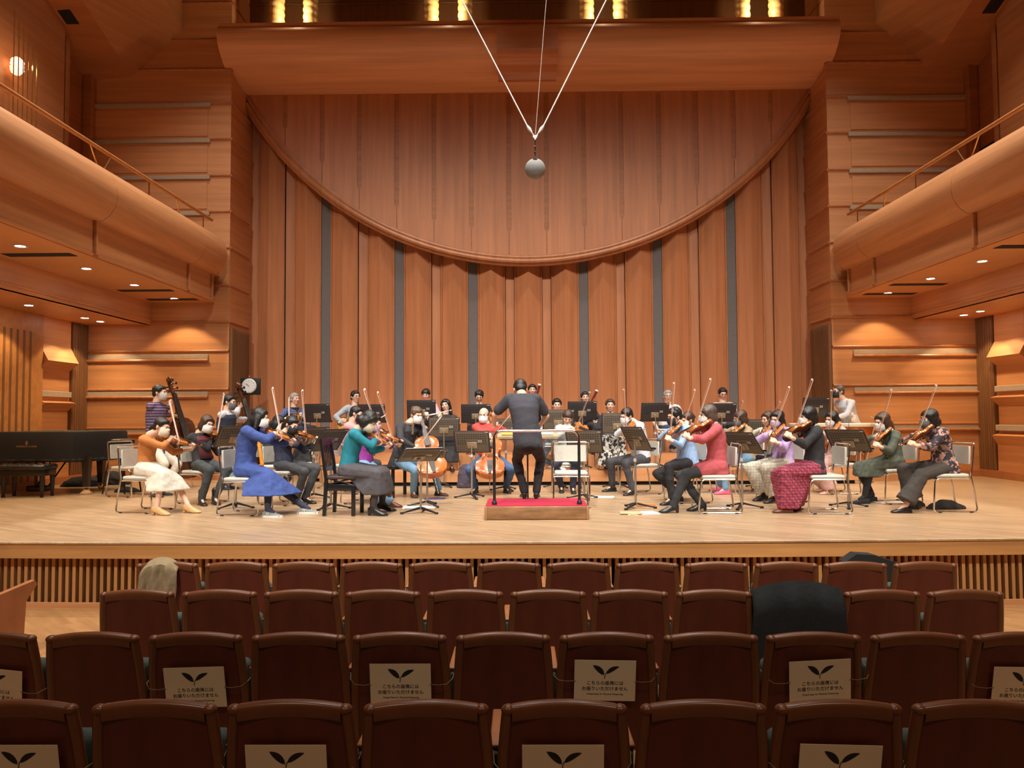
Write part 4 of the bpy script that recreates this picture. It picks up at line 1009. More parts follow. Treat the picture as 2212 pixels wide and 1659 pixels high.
def violinist(sp):
    """pixel-measured tail, scroll and bow tip fix the instrument; the arms reach for it"""
    kind = sp.get('kind', 'violin'); k = {'violin': 1., 'viola': 1.12}[kind]; L = .59 * k; left = sp.get('left', 1)
    Yn = sp['Y'] + sp.get('nd', 0); phi = R(sp['phi']); fw = V((math.cos(phi), math.sin(phi), 0)); rt = V((math.sin(phi), -math.cos(phi), 0))
    nk = at(*sp['neck'], Yn); tl = sp['tail']; tail = at(tl[0], tl[1], (nk - rt * .06 + fw * .04).y + (tl[2] if len(tl) > 2 else 0))
    head = reach(tail, sp['scroll'][0], sp['scroll'][1], L, sp.get('sfar', left))
    a = (head - tail).normalized(); nrm = (UP * .75 + rt * sp.get('vt', .55)); nrm = (nrm - a * nrm.dot(a)).normalized()
    Cn = tail + a * (.19 * k) + nrm * .055; kb = sp.get('kb', .12)
    tip = reach(Cn, sp['tip'][0], sp['tip'][1], .74 - kb, sp.get('tfar', left)); bd = (tip - Cn).normalized(); frog = Cn - bd * kb
    fiddle(kind, tail, head, nrm, sp['vl'])
    if not sp.get('nobow'): bow(frog, tip, (nrm - bd * nrm.dot(bd)), sp['bl'])
    hold = frog + bd * .03
    SR = nk + rt * .165 - UP * .04
    bk = (SR - hold).normalized(); sp['rw'] = hold + bk * .075 + UP * .035 + rt * .02; sp['rd'] = hold - sp['rw'] - UP * .0 ; sp['rn'] = -UP * .8 + bd * -.2 - fw * .2; sp['rc'] = 55
    P = tail + a * (.455 * k); y_ = nrm.cross(a)  # toward the player's left of the neck
    sp['lw'] = P - nrm * .045 + (-rt) * .055 - a * .03 - UP * .02; sp['ld'] = (P + nrm * .03 - sp['lw']); sp['ln'] = rt - nrm * .1; sp['lc'] = 70
    sp.setdefault('re', (.9, .1, -.45)); sp.setdefault('le', (-.1, .1, -1.))
    sp.setdefault('roll', -8)
    return person(sp)
# ------------------------------------------------------------------ the players
M_WHITE = cloth('white_mask', (.80, .78, .76)); M_BLACK = cloth('black_mask', (.02, .02, .024)); M_GREY = cloth('grey_mask', (.13, .14, .15)); M_LGREY = cloth('pale_grey_mask', (.50, .46, .43)); M_CREAM = cloth('cream_mask', (.72, .66, .52)); M_LILAC = cloth('lilac_mask', (.50, .37, .48))
BLKC = cloth('black', (.018, .018, .021)); CHAR = cloth('charcoal', (.05, .052, .058)); NAVY = cloth('navy', (.022, .027, .055)); JEAN = cloth('light_denim', (.16, .30, .46)); DJEAN = cloth('mid_denim', (.05, .10, .22)); WHT = cloth('white_shirt', (.58, .60, .66))
BOOT = mat('black_leather', (.018, .018, .018), .3); BRN = mat('brown_leather', (.12, .035, .02), .35); TAN = mat('tan_leather', (.62, .38, .17), .4)
LAB_V, LAB_B = 'violin', 'bow'
# left: first violins, facing the podium
violinist(dict(label='woman in a short-sleeved rust sweater, white skirt and tan heels playing violin', Y=10.0, hip=(316, 1012), neck=(324, 940), head=(350, 922), nd=.0, phi=-8, hphi=-12, pitch=18, mask=M_CREAM, hair=('pony', HB), top=cloth('rust_knit', (.52, .19, .05)), sleeve='elbow', sr=.047, hem=.0, wr=.008, fat=.9,
    bot=('skirt', cloth('white_skirt', (.68, .64, .56))), hemz=.29, fl=.05, feet=[(345, 1113, -10), (412, 1108, -10)], shoe='pump', shoem=TAN, shoen='tan_heel', tail=(352, 943), scroll=(436, 966), tip=(366, 866), kb=.10,
    vl='violin held by the woman in the rust sweater', bl='bow of the woman in the rust sweater', seat='cream chair under the woman in the rust sweater and white skirt', cphi=-12))
violinist(dict(label='woman in a black cardigan over a maroon top playing violin', Y=11.0, hip=(438, 1005), neck=(430, 937), head=(447, 915), phi=-25, hphi=-35, pitch=20, mask=M_WHITE, hair=('longpony', HBR), top=cloth('black_cardigan', (.022, .023, .027)), sleeve='threeq', inner=cloth('maroon', (.10, .018, .025)), hem=.08,
    bot=('trousers', cloth('slate_trousers', (.045, .055, .06))), feet=[(437, 1092, -50), (466, 1090, -50)], shoe='boot', shoem=BOOT, shoen='ankle_boot', tail=(450, 937), scroll=(506, 958), tip=(484, 850), kb=.10,
    vl='violin held by the woman in the black cardigan and maroon top', bl='bow of the woman in the black cardigan and maroon top', seat='cream chair under the woman in the black cardigan and maroon top', cphi=-25))
violinist(dict(label='long-haired woman in a long blue dress and grey sneakers playing violin', Y=9.7, hip=(529, 1012), neck=(542, 922), head=(562, 902), nd=.0, phi=-3, hphi=5, pitch=15, mask=M_WHITE, hair=('long', HB), top=cloth('blue_linen', (.045, .085, .30)), sleeve='threeq', sr=.062, hem=.0, fat=1.1,
    bot=('dress', MATS['cloth_blue_linen']), hemz=.26, fl=.13, flb=.14, feet=[(585, 1117, -8), (662, 1109, 3)], legs=cloth('navy_leggings', (.035, .04, .07)), shoe='sneaker', shoem=cloth('grey_suede', (.25, .27, .27)), shoen='sneaker', mark=1, sash=[(559, 952, 9.56), (562, 975, 9.50), (566, 1003, 9.48)], tail=(575, 930), scroll=(652, 956), tip=(588, 838), kb=.12,
    vl='violin held by the woman in the blue dress', bl='bow of the woman in the blue dress', seat='cream chair under the woman in the blue dress', cphi=-3))
violinist(dict(label='woman with a black mask, navy sweater and dark trousers playing violin', Y=10.8, hip=(614, 1006), neck=(612, 938), head=(630, 918), phi=-20, hphi=-30, pitch=25, mask=M_BLACK, hair=('pony', HB), top=NAVY, sleeve='threeq', hem=.04, bot=('trousers', CHAR), feet=[(646, 1090, -20), (664, 1088, -20)],
    shoe='loafer', shoem=BOOT, tail=(638, 933), scroll=(697, 953), tip=(652, 843), kb=.13, vl='violin held by the woman with the black mask and navy sweater', bl='bow of the woman with the black mask and navy sweater', seat='cream chair under the woman with the black mask and navy sweater', cphi=-20))
violinist(dict(label='dark-haired violinist mostly hidden behind the woman with the black mask', Y=12.2, hip=(584, 985), neck=(590, 930), head=(602, 914), phi=-15, hphi=-15, pitch=20, mask=M_WHITE, hair=('fullbob', HB), top=CHAR, bot=('trousers', CHAR), feet=[(604, 1062, -10), (618, 1060, -10)], tail=(606, 926), scroll=(655, 950), tip=(624, 859), kb=.10, vox=.009,
    vl='violin held by the dark-haired player behind the black mask woman', bl='bow of the dark-haired player behind the black mask woman', seat='cream chair mostly hidden behind the woman with the black mask'))
violinist(dict(label='woman in a teal sweater and long grey skirt playing violin', kind='violin', Y=9.6, hip=(752, 1012), neck=(772, 928), head=(797, 909), phi=-5, hphi=-12, pitch=42, mask=M_CREAM, hair=('fullbob', HB), top=cloth('teal_knit', (.012, .20, .27)), sleeve='threeq', sr=.052, hem=.0, wr=.008,
    bot=('skirt', cloth('grey_wool', (.075, .072, .085))), hemz=.26, fl=.06, feet=[(813, 1114, -5), (832, 1104, -5)], legs=cloth('grey_tights', (.06, .05, .06)), shoe='heelboot', shoem=BOOT, shoen='ankle_boot', tail=(790, 934), scroll=(857, 966), tip=(786, 841), kb=.14,
    vl='violin held by the woman in the teal sweater', bl='bow of the woman in the teal sweater'))
violinist(dict(label='player in a magenta sweater, jeans and brown boots behind the teal sweater', Y=10.9, hip=(786, 1003), neck=(798, 932), head=(808, 912), phi=-8, hphi=-10, pitch=25, mask=M_LILAC, hair=('pony', HB), top=cloth('magenta_knit', (.25, .03, .26)), sleeve='elbow', hem=.06, bot=('jeans', JEAN), cuff=1.35, feet=[(846, 1096, -5), (822, 1094, -5)],
    shoe='heelboot', shoem=BRN, shoen='ankle_boot', tail=(824, 940), scroll=(879, 957), tip=(814, 845), kb=.10, vl='violin held by the player in the magenta sweater', bl='bow of the player in the magenta sweater', seat='cream chair under the player in the magenta sweater'))
violinist(dict(label='short-haired player in a pink shirt with a black mask behind the teal sweater', Y=12.3, hip=(757, 985), neck=(760, 914), head=(770, 894), phi=-10, hphi=-10, pitch=15, mask=M_BLACK, hair=('short', HB), male=1, top=cloth('pink_shirt', (.62, .30, .32)), bot=('trousers', CHAR), feet=[(780, 1061, -10), (795, 1060, -10)], tail=(775, 914), scroll=(838, 935), tip=(834, 896), kb=.12, vox=.009,
    vl='violin of the player in the pink shirt', bl='bow of the player in the pink shirt', seat='chair with a black coat under the player in the pink shirt'))
# right: second violins and violas, facing left
def right(**k):
    k.setdefault('left', 0); k['sfar'] = k.get('sfar', 0); k['tfar'] = k.get('tfar', 0); k.setdefault('vt', .7); return violinist(k)
right(label='woman in a black floral blouse, grey mask and dark wide trousers playing violin', Y=9.7, hip=(2040, 1012), neck=(2020, 926), head=(2007, 904), phi=188, hphi=190, pitch=8, mask=M_GREY, hair=('fullbob', HB), top=blotch('dark_floral', (.03, .025, .04), [(.55, .30, .25), (.25, .15, .12)], 15), sleeve='threeq', sr=.055, hem=.09, flare=.4, fat=1.05, lap=.12,
    bot=('wide', cloth('dark_olive', (.055, .048, .042))), hemz=.14, feet=[(1966, 1100, 180), (1950, 1108, 182)], shoe='shoe', shoem=BOOT, tail=(2014, 925), scroll=(1945, 964), tip=(2024, 832), kb=.12, vl='violin held by the woman in the floral blouse', bl='bow of the woman in the floral blouse', seat='cream chair under the woman in the floral blouse', cphi=180)
right(label='long-haired woman in a sage green dress and black flats playing violin', Y=10.6, hip=(1930, 1008), neck=(1921, 931), head=(1906, 910), phi=190, hphi=195, pitch=18, mask=M_WHITE, hair=('long', HBR), top=cloth('sage_green', (.085, .10, .075)), sleeve='threeq', sr=.058, hem=.0,
    bot=('dress', MATS['cloth_sage_green']), hemz=.36, fl=.04, feet=[(1878, 1084, 182), (1862, 1088, 184)], legs=BLKC, shoe='shoe', shoem=BLKC, shoen='flat', tail=(1921, 930), scroll=(1876, 967), tip=(1927, 842), kb=.11, vl='violin held by the woman in the sage green dress', bl='bow of the woman in the sage green dress', seat='cream chair under the woman in the sage green dress', cphi=185)
right(label='short-haired woman in a black cardigan and patterned red long skirt playing violin', Y=9.6, hip=(1758, 1012), neck=(1757, 921), head=(1745, 899), phi=182, hphi=186, pitch=12, mask=M_WHITE, hair=('bob', HB), top=cloth('black_wool', (.025, .026, .032)), sleeve='threeq', sr=.055, hem=.10, flare=.3, lap=.2,
    bot=('skirt', plaid('red_patchwork', (.40, .045, .085), [('X', (.10, .02, .06), 0), ('Z', (.55, .12, .12), 1.), ('DIAGONAL', (.08, .03, .10), 2)], 9, .3)), hemz=.05, fl=.03, flb=-.02, feet=[(1712, 1103, 180), (1694, 1108, 182)], shoem=BRN, tail=(1750, 919), scroll=(1679, 941), tip=(1756, 820), kb=.13, wrb=.02,
    vl='violin held by the woman in the black cardigan and red skirt', bl='bow of the woman in the black cardigan and red skirt', seat='cream chair under the woman in the black cardigan and red skirt', cphi=178, sb=.1)
right(label='long-haired woman in a lavender sweater and wide pale plaid trousers playing violin', Y=10.8, hip=(1690, 1000), neck=(1690, 926), head=(1679, 905), phi=200, hphi=215, pitch=15, mask=M_LILAC, hair=('long', HB), top=cloth('lavender_knit', (.47, .33, .62)), sleeve='threeq', sr=.062, hem=.06, flare=.5, fat=1.08,
    bot=('wide', plaid('pale_plaid', (.50, .46, .37), [('X', (.30, .27, .22), 0), ('Z', (.32, .29, .24), 1)], 8, .14)), hemz=.15, feet=[(1645, 1082, 200), (1668, 1087, 205)], shoe='heelboot', shoem=BOOT, shoen='ankle_boot', tail=(1689, 923), scroll=(1657, 958), tip=(1710, 826), kb=.12, vl='violin held by the woman in the lavender sweater', bl='bow of the woman in the lavender sweater', seat='cream chair under the woman in the lavender sweater', cphi=200)
right(label='dark-haired player half hidden behind the woman in the lavender sweater', Y=12.3, hip=(1672, 985), neck=(1668, 925), head=(1658, 905), phi=200, hphi=205, pitch=12, hair=('long', HBR), top=cloth('ivory', (.6, .58, .5)), bot=('trousers', NAVY), feet=[(1640, 1060, 200), (1650, 1062, 200)], tail=(1664, 922), scroll=(1640, 945), tip=(1686, 868), kb=.12, vox=.009, vl='violin of the player behind the lavender sweater', bl='bow of the player behind the lavender sweater', seat='cream chair of the player behind the lavender sweater')
right(label='woman in a pale pink dress with a white mask playing viola', Y=11.9, hip=(1806, 992), neck=(1806, 922), head=(1797, 904), phi=195, hphi=205, pitch=20, mask=M_WHITE, hair=('longpony', HB), top=cloth('pale_pink', (.62, .40, .37)), sleeve='threeq', hem=.02, bot=('wide', MATS['cloth_pale_pink']), hemz=.12, feet=[(1778, 1062, 195), (1788, 1068, 200)], shoem=mat('nude_leather', (.55, .33, .26), .4),
    tail=(1810, 917), scroll=(1782, 960), tip=(1797, 843), kb=.12, vl='viola held by the woman in pale pink', bl='bow of the woman in pale pink', kind='viola', seat='cream chair under the woman in pale pink', cphi=185)
right(label='woman in a beige blouse, jeans and pink flats playing violin', Y=12.0, hip=(1612, 988), neck=(1608, 923), head=(1599, 903), phi=190, hphi=190, pitch=15, mask=M_GREY, hair=('bob', HBR), top=cloth('beige_blouse', (.36, .27, .16)), sleeve='long', sr=.06, hem=.04, fat=1.05, bot=('jeans', JEAN), feet=[(1550, 1060, 185), (1562, 1068, 188)], shoem=mat('pink_leather', (.70, .10, .20), .4), shoen='pink_flat',
    tail=(1606, 921), scroll=(1568, 948), tip=(1605, 866), kb=.10, vl='violin held by the woman in the beige blouse', bl='bow of the woman in the beige blouse', seat='cream chair under the woman in the beige blouse', cphi=185)
right(label='grey-brown bobbed woman in a long coral pink coat playing viola', Y=9.7, hip=(1548, 1012), neck=(1542, 917), head=(1529, 895), phi=183, hphi=186, pitch=10, mask=M_WHITE, hair=('bob', mat('ash_brown_hair', (.085, .06, .05), .4, bump=(110, .55, .12))), glasses=1, top=cloth('coral_wool', (.45, .085, .10)), sleeve='threeq', sr=.060, hem=.09, flare=.3, fat=1.08, lap=.5,
    bot=('trousers', cloth('dark_slate', (.03, .035, .042))), feet=[(1508, 1104, 180), (1448, 1108, 182)], shoe='pump', shoem=BOOT, shoen='black_pump', tail=(1534, 916), scroll=(1459, 944), tip=(1536, 819), kb=.14, kind='viola', vl='viola held by the woman in the coral coat', bl='bow of the woman in the coral coat', seat='cream chair under the woman in the coral coat', cphi=178)
right(label='man in a pale blue shirt with a black mask playing violin', Y=10.8, hip=(1486, 1002), neck=(1472, 920), head=(1457, 899), phi=195, hphi=200, pitch=15, male=1, mask=M_BLACK, hair=('tousled', HB), top=cloth('pale_blue_shirt', (.28, .42, .68)), sleeve='long', hem=.03, bot=('trousers', BLKC), feet=[(1460, 1083, 190), (1446, 1091, 200)], shoem=BOOT,
    tail=(1468, 921), scroll=(1429, 952), tip=(1457, 827), kb=.10, vl='violin held by the man in the pale blue shirt', bl='bow of the man in the pale blue shirt', seat='cream chair under the man in the pale blue shirt', cphi=190)
right(label='brown-haired player peeking out behind the woman in the coral coat', Y=12.2, hip=(1500, 985), neck=(1494, 925), head=(1485, 906), phi=195, hphi=200, pitch=20, mask=M_WHITE, hair=('bun', HBR), top=cloth('tan', (.35, .25, .15)), bot=('trousers', NAVY), feet=[(1478, 1058, 195), (1488, 1060, 195)], tail=(1490, 923), scroll=(1460, 945), tip=(1502, 842), kb=.10, vox=.009, vl='violin of the player behind the coral coat', bl='bow of the player behind the coral coat', seat='cream chair of the player behind the coral coat')
right(label='dark-haired man in a white shirt and grey trousers playing viola', Y=12.0, hip=(1385, 985), neck=(1369, 913), head=(1353, 898), phi=205, hphi=215, pitch=22, male=1, mask=M_WHITE, hair=('short', HB), top=WHT, sleeve='long', hem=.0, collar=1, bot=('trousers', cloth('grey_flannel', (.06, .06, .072))), feet=[(1318, 1062, 200), (1362, 1070, 215)], shoem=BOOT,
    tail=(1360, 917), scroll=(1354, 952), tip=(1348, 841), kb=.10, kind='viola', vl='viola held by the man in the white shirt', bl='bow of the man in the white shirt', seat='cream chair under the man in the white shirt', cphi=195)
right(label='short-haired violist in a grey cardigan looking down, facing the audience', Y=12.4, hip=(1224, 985), neck=(1226, 918), head=(1226, 902), phi=262, hphi=268, pitch=28, mask=None, hair=('fringe', HBR), top=cloth('grey_cardigan', (.42, .46, .46)), sleeve='long', hem=.04, bot=('trousers', NAVY), feet=[(1213, 1064, 268), (1238, 1066, 275)], shoe='loafer', shoem=BOOT, shoen='loafer',
    tail=(1236, 921), scroll=(1285, 938), tip=(1275, 847), kb=.10, kind='viola', vl='viola of the short-haired player in the grey cardigan', bl='bow of the short-haired player in the grey cardigan', seat='cream chair under the violist in the grey cardigan', cphi=268)
# cellists
def cellist(sp, lab, blab, top_px, bot_px, dyt, dyb, rhand, bowa, bowb):
    Y = sp['Y']; b = at(*bot_px, Y - .55 + dyb); tdir = reach(b, top_px[0], top_px[1], .595 * 2.1, True)
    phi = R(sp['phi']); fw = V((math.cos(phi), math.sin(phi), 0))
    nrm = sp.get('cn', fw + UP * .3); a = (tdir - b).normalized(); nrm = (nrm - a * nrm.dot(a)).normalized()
    fiddle('cello', b, tdir, nrm, lab)
    H_ = b + a * (.17 * 2.1) + nrm * .14; f0 = at(*bowa, (H_.y - .04)); t0 = reach(f0, bowb[0], bowb[1], .72, sp.get('bfar', 0)); bow(f0, t0, nrm, blab)
    rh = f0 + (t0 - f0) * sp.get('rk', .1); sp['rw'] = rh + UP * .06 + V((0, .05, 0)); sp['rd'] = rh - sp['rw']; sp['rn'] = -fw; sp['rc'] = 60
    P = b + a * (.47 * 2.1) - nrm * .02; rt = V((math.sin(phi), -math.cos(phi), 0)); sp['lw'] = P - rt * .09 - UP * .02 - nrm * .0; sp['ld'] = (P + nrm * .06 - sp['lw']); sp['ln'] = rt - fw * .3; sp['lc'] = 65
    sp.setdefault('re', (1, .2, -.3)); sp.setdefault('le', (1, .2, -.3)); sp['kn'] = 1.6
    return person(sp)
cellist(dict(label='man in a charcoal blazer, scarf and light jeans playing cello', cn=V((.25, -1, .25)), Y=11.7, hip=(866, 1000), neck=(884, 915), head=(900, 896), phi=-40, hphi=-50, pitch=18, male=1, mask=M_WHITE, hair=('tousled', mat('light_brown_hair', (.12, .075, .045), .45, bump=(110, .55, .12))), top=cloth('charcoal_blazer', (.035, .036, .042)), scarf=cloth('brown_scarf', (.14, .09, .065)), sleeve='long', hem=.10,
    bot=('jeans', JEAN), feet=[(894, 1074, -70), (952, 1071, -35)], shoe='boot', shoem=cloth('brown_suede', (.10, .055, .04)), shoen='ankle_boot'), 'orange-red cello of the man in the charcoal blazer', 'cello bow of the man in the charcoal blazer', (905, 893), (938, 1029), 0, .1, None, (889, 984), (965, 884))
cellist(dict(label='balding man in a red sweater and white mask playing cello', Y=12.2, hip=(1058, 985), neck=(1050, 916), head=(1045, 897), phi=-88, hphi=-100, pitch=8, male=1, mask=M_WHITE, hair=('bald', HDG), glasses=1, top=cloth('red_knit', (.50, .06, .05)), sleeve='long', hem=.02, bot=('jeans', DJEAN), feet=[(1025, 1066, -110), (1095, 1065, -70)], shoe='boot', shoem=BOOT, shoen='ankle_boot', rk=.05),
    'amber cello of the balding man in the red sweater', 'cello bow of the balding man in the red sweater', (1060, 895), (1058, 1031), 0, 0, None, (1056, 952), (1103, 894))
# basses
def bassist(sp, lab, top_px, Yb, base_px, rpx, lpx):
    b = atz(base_px[0], base_px[1], sp.get('fz', 0)) + UP * .16; tp = reach(b, top_px[0], top_px[1], .595 * 3.05, False); a = (tp - b).normalized()
    phi = R(sp['phi']); fw = V((math.cos(phi), math.sin(phi), 0)); nrm = fw * .9 + V((0, -.5, 0)); nrm = (nrm - a * nrm.dot(a)).normalized(); fiddle('double_bass', b, tp, nrm, lab)
    P = b + a * (1.36 + sp.get('lk', 0)) - nrm * 0; rt = V((math.sin(phi), -math.cos(phi), 0))
    sp['lw'] = P - nrm * .06 - UP * .05 + V((0, -.06, 0)); sp['ld'] = P + nrm * .05 - sp['lw'] + UP * .04; sp['ln'] = rt; sp['lc'] = 60
    Q = b + a * 1.02 + nrm * .16; sp['rw'] = Q - fw * .1 + UP * .08; sp['rd'] = Q - sp['rw']; sp['rn'] = -UP; sp['rc'] = 45; sp['re'] = (.8, -.1, -.6); sp['le'] = (-.3, .3, -.9)
    return person(sp)
bassist(dict(label='man in a red and blue plaid shirt standing at a double bass', Y=12.1, sit=0, hip=(336, 962), neck=(338, 872), head=(345, 848), phi=-5, hphi=0, pitch=5, male=1, mask=M_LGREY, hair=('short', HB), top=plaid('red_blue_plaid', (.22, .03, .05), [('DIAGONAL', (.02, .04, .14), 0), ('X', (.02, .04, .14), 0), ('Y', (.03, .05, .16), 1), ('Z', (.02, .04, .13), 1), ('Z', (.30, .33, .42), 2.6)], 7, .25), sleeve='elbow', hem=.12, collar=1,
    bot=('trousers', cloth('cream_chinos', (.62, .58, .50))), thigh=.45, shin=.44, feet=[(337, 1074, -20), (355, 1070, -10)], shoem=cloth('dark_sneaker', (.05, .045, .045))), 'dark double bass of the standing man in the plaid shirt', (359, 812), 12, (412, 1052), None, None)
bassist(dict(label='man in a navy vest over a white shirt at a double bass', Y=12.9, sit=0, hip=(490, 972), neck=(490, 890), head=(496, 868), phi=-10, hphi=-8, pitch=10, male=1, mask=M_GREY, hair=('short', HB), top=WHT, vest=NAVY, sleeve='long', sr=.062, collar=1, bot=('jeans', JEAN), feet=[(484, 1058, -20), (500, 1056, -15)], shoem=NAVY), 'brown double bass of the man in the navy vest', (508, 826), 12.9, (562, 1040), None, None)
# conductor on the podium
pz = .167
sp = dict(label='conductor in a dark short-sleeved shirt and black trousers seen from behind, arms spread', Y=9.5, sit=0, fz=pz, hip=(1141, 958), neck=(1128, 854), nd=.15, hd=.12, head=(1124, 841), phi=92, hphi=95, pitch=38, male=1, hair=('short', HB), top=cloth('dark_polo', (.045, .046, .06)), sleeve='short', sr=.058, hem=.07, flare=-.25, fat=1.05, wr=.012, s=.98,
    bot=('trousers', BLKC), leg=1.0, feet=[(1159, 1076, 85), (1131, 1076, 98)], shoe='loafer', shoem=BOOT, shoen='dress_shoe', thigh=.42, shin=.42, kf=.6, slump=.05)
sp['rw'] = at(1166, 920, 9.95); sp['lw'] = at(1068, 921, 9.9); sp['re'] = (1, -.5, -.2); sp['le'] = (1, -.5, -.2); sp['rn'] = -UP; sp['ln'] = -UP; sp['rd'] = V((-.3, .8, .3)); sp['ld'] = V((.1, .8, .5)); sp['rc'] = 30; sp['lc'] = 25
person(sp)
# winds on the risers
def wind(fz, Y, head, label, phi=-90, instr=None, **k):
    d = dict(label=label, Y=Y, fz=fz, head=head, neck=(head[0] - 3 * math.cos(R(phi)), head[1] + 20), nd=-.02, hip=(head[0] - 4 * math.cos(R(phi)), head[1] + 80), phi=phi, hphi=k.pop('hphi', phi), vox=.009); d.update(k)
    fx = k.get('feetx', head[0]); d.setdefault('feet', [(fx - 9, 0, phi - 6), (fx + 9, 0, phi + 6)])
    h = at(d['hip'][0], 900, Y); fwv = V((math.cos(R(phi)), math.sin(R(phi)), 0)); fl = []
    for i, f in enumerate(d['feet']):
        if f[1] == 0:
            p = V((h.x, Y, fz)) + fwv * .42 + V((math.sin(R(phi)), -math.cos(R(phi)), 0)) * (.11 if i == 0 else -.11)
            q = CM.transposed() @ (p - CP); f = (IW / 2 + F * q.x / -q.z, IH / 2 - F * q.y / -q.z, f[2])
        fl.append(f)
    d['feet'] = fl; return d
def hands_at(d, r, l, rd=None, ld=None):
    d['rw'] = r; d['lw'] = l; d['rd'] = rd if rd is not None else V((0, -.3, .4)); d['ld'] = ld if ld is not None else V((0, -.3, .4)); d['rn'] = V((0, 1, .2)); d['ln'] = V((0, 1, .2)); d['re'] = (.8, .1, -.6); d['le'] = (.8, .1, -.6); return d
SILV = mat('silver_plate', (.8, .8, .8), .2, 1.); GREN = mat('grenadilla', (.02, .018, .018), .3); MAPR = wood('bassoon_maple', (.16, .02, .02), (9, 9, 2), .25, .2, .6, .5); BRS = mat('lacquered_brass', (.80, .62, .28), .22, 1.)
def pipe(name, a, b, r, m, lab, cat, bell=0., keys=10, ring=None):
    L = (b - a).length; t = empty(name); mm = MB()
    prof = [(r * .6, 0), (r * .8, .02), (r, .06), (r, L * .9), (r * (1 + bell * .3), L * .96), (r * (1 + bell), L)]
    mm.lathe(prof, n=14); mm.build('tube', m, t)
    mm = MB()
    for i in range(keys):
        z = L * (.2 + .65 * i / keys); mm.lathe([(0, r + .002), (r * .8, r + .002), (r * .8, r + .006), (0, r + .006)], (0, 0, z), 8, Matrix.Rotation(R(90), 3, 'X')) ; mm.tube([(r * .9, 0, z - .02), (r * 1.3, 0, z), (r * .9, 0, z + .02)], .002, 5)
    mm.build('keys', SILV, t)
    if ring is not None:
        mm = MB(); mm.lathe([(r * 1.0, L - .03), (r * 1.35, L - .025), (r * 1.35, L + .004), (r * .9, L + .005)], n=16); mm.build('bell_ring', ring, t)
    z = (b - a).normalized(); x = z.orthogonal().normalized(); t.matrix_world = Matrix((x, z.cross(x), z)).transposed().to_4x4(); t.location = a
    return tag(t, lab, name)
def horn(c, lab, face):
    t = empty('french_horn', c, face); mm = MB()
    for k_, rad in ((0, .115), (.018, .098), (-.016, .085)):
        mm.tube([(rad * math.cos(q), k_, rad * math.sin(q)) for q in [i * math.tau / 24 for i in range(24)]], .009, 8, True)
    mm.tube([(.02, -.02, .11), (.10, -.04, .16), (.17, -.05, .24)], [.006, .005, .005], 6)
    mm.build('tubing', BRS, t)
    mm = MB(); mm.loft([[V((-.04 - .12 * u - .05 * u * u, .0 + r_ * math.cos(q), -.10 + .02 * u + r_ * math.sin(q))) for q in [i * math.tau / 20 for i in range(20)]] for u, r_ in ((0, .012), (.3, .02), (.6, .035), (.8, .06), (.93, .1), (1, .145))], False); o = mm.build('bell', BRS, t); so = o.modifiers.new('metal', 'SOLIDIFY'); so.thickness = .002
    mm = MB()
    for i in range(4): mm.lathe([(0, 0), (.016, 0), (.016, .05), (0, .05)], (-.04 + i * .035, .03, -.02), 12)
    mm.build('valves', BRS, t); return tag(t, lab, 'french horn')
d = wind(Z2, 14.9, (637, 862), 'grey-haired man in a navy plaid shirt playing french horn', -35, hphi=-40, male=1, hair=('short', HG), top=plaid('navy_plaid', (.03, .05, .14), [('X', (.15, .2, .35), 0), ('Z', (.2, .25, .4), 1)], 10, .22), bot=('trousers', NAVY), scarf=BLKC)
c = at(640, 905, 14.55); horn(c, 'gleaming brass french horn of the grey-haired man', R(-30)); hands_at(d, c + V((-.12, .02, -.08)), c + V((.06, .08, 0))); person(d)
d = wind(Z2, 14.9, (768, 857), 'black-haired man in glasses and a pale grey sweater playing french horn', -50, hphi=-50, male=1, hair=('short', HB), glasses=1, top=cloth('pale_grey_sweater', (.36, .40, .46)), bot=('trousers', CHAR))
c = at(757, 908, 14.5); horn(c, 'brass french horn of the man in the pale grey sweater', R(-40)); hands_at(d, c + V((-.12, .05, -.08)), c + V((.06, .1, 0))); person(d)
def clar(px, py, Y, m=GREN, r=.014, name='clarinet', lab='', dx=0, L=.62):
    a = at(px, py, Y - .14); b = a + V((dx, -.32, -.54)).normalized() * L; return pipe(name, a, b, r, m, lab, name, 1.6), a, b
d = wind(Z2, 15.0, (920, 853), 'black-haired player in a pale pink shirt behind a music stand playing clarinet', -95, male=1, hair=('fringe', HB), top=cloth('pale_pink_shirt', (.62, .38, .45)), bot=('trousers', CHAR), pitch=12)
p, a, b = clar(920, 866, 15, lab='clarinet of the player in the pale pink shirt'); hands_at(d, a.lerp(b, .65) + V((-.05, .06, -.03)), a.lerp(b, .35) + V((.05, .06, -.03))); person(d)
d = wind(Z2, 15.0, (1035, 857), 'wavy-haired man in glasses behind a music stand playing clarinet', -88, male=1, hair=('tousled', HB), glasses=1, top=BLKC, bot=('trousers', CHAR), pitch=20)
p, a, b = clar(1035, 870, 15, lab='clarinet of the wavy-haired man in glasses'); hands_at(d, a.lerp(b, .65) + V((-.05, .06, -.03)), a.lerp(b, .35) + V((.05, .06, -.03))); person(d)
d = wind(Z1, 13.95, (963, 876), 'long-haired woman in a long dark dress playing flute', -85, hphi=-100, hair=('long', HB), top=cloth('dark_taupe', (.05, .04, .035)), bot=('skirt', cloth('black_skirt', (.03, .03, .034))), hemz=.15, fl=.08, roll=8)
a, b = at(975, 886, 13.80), at(911, 900, 13.62); pipe('flute', a, b, .0105, SILV, 'silver flute of the long-haired woman', 'flute'); hands_at(d, a.lerp(b, .85) + V((.03, .03, -.05)), a.lerp(b, .5) + V((.05, .0, -.06)), V((-.2, -.1, .6)), V((-.2, .3, .6))); person(d)
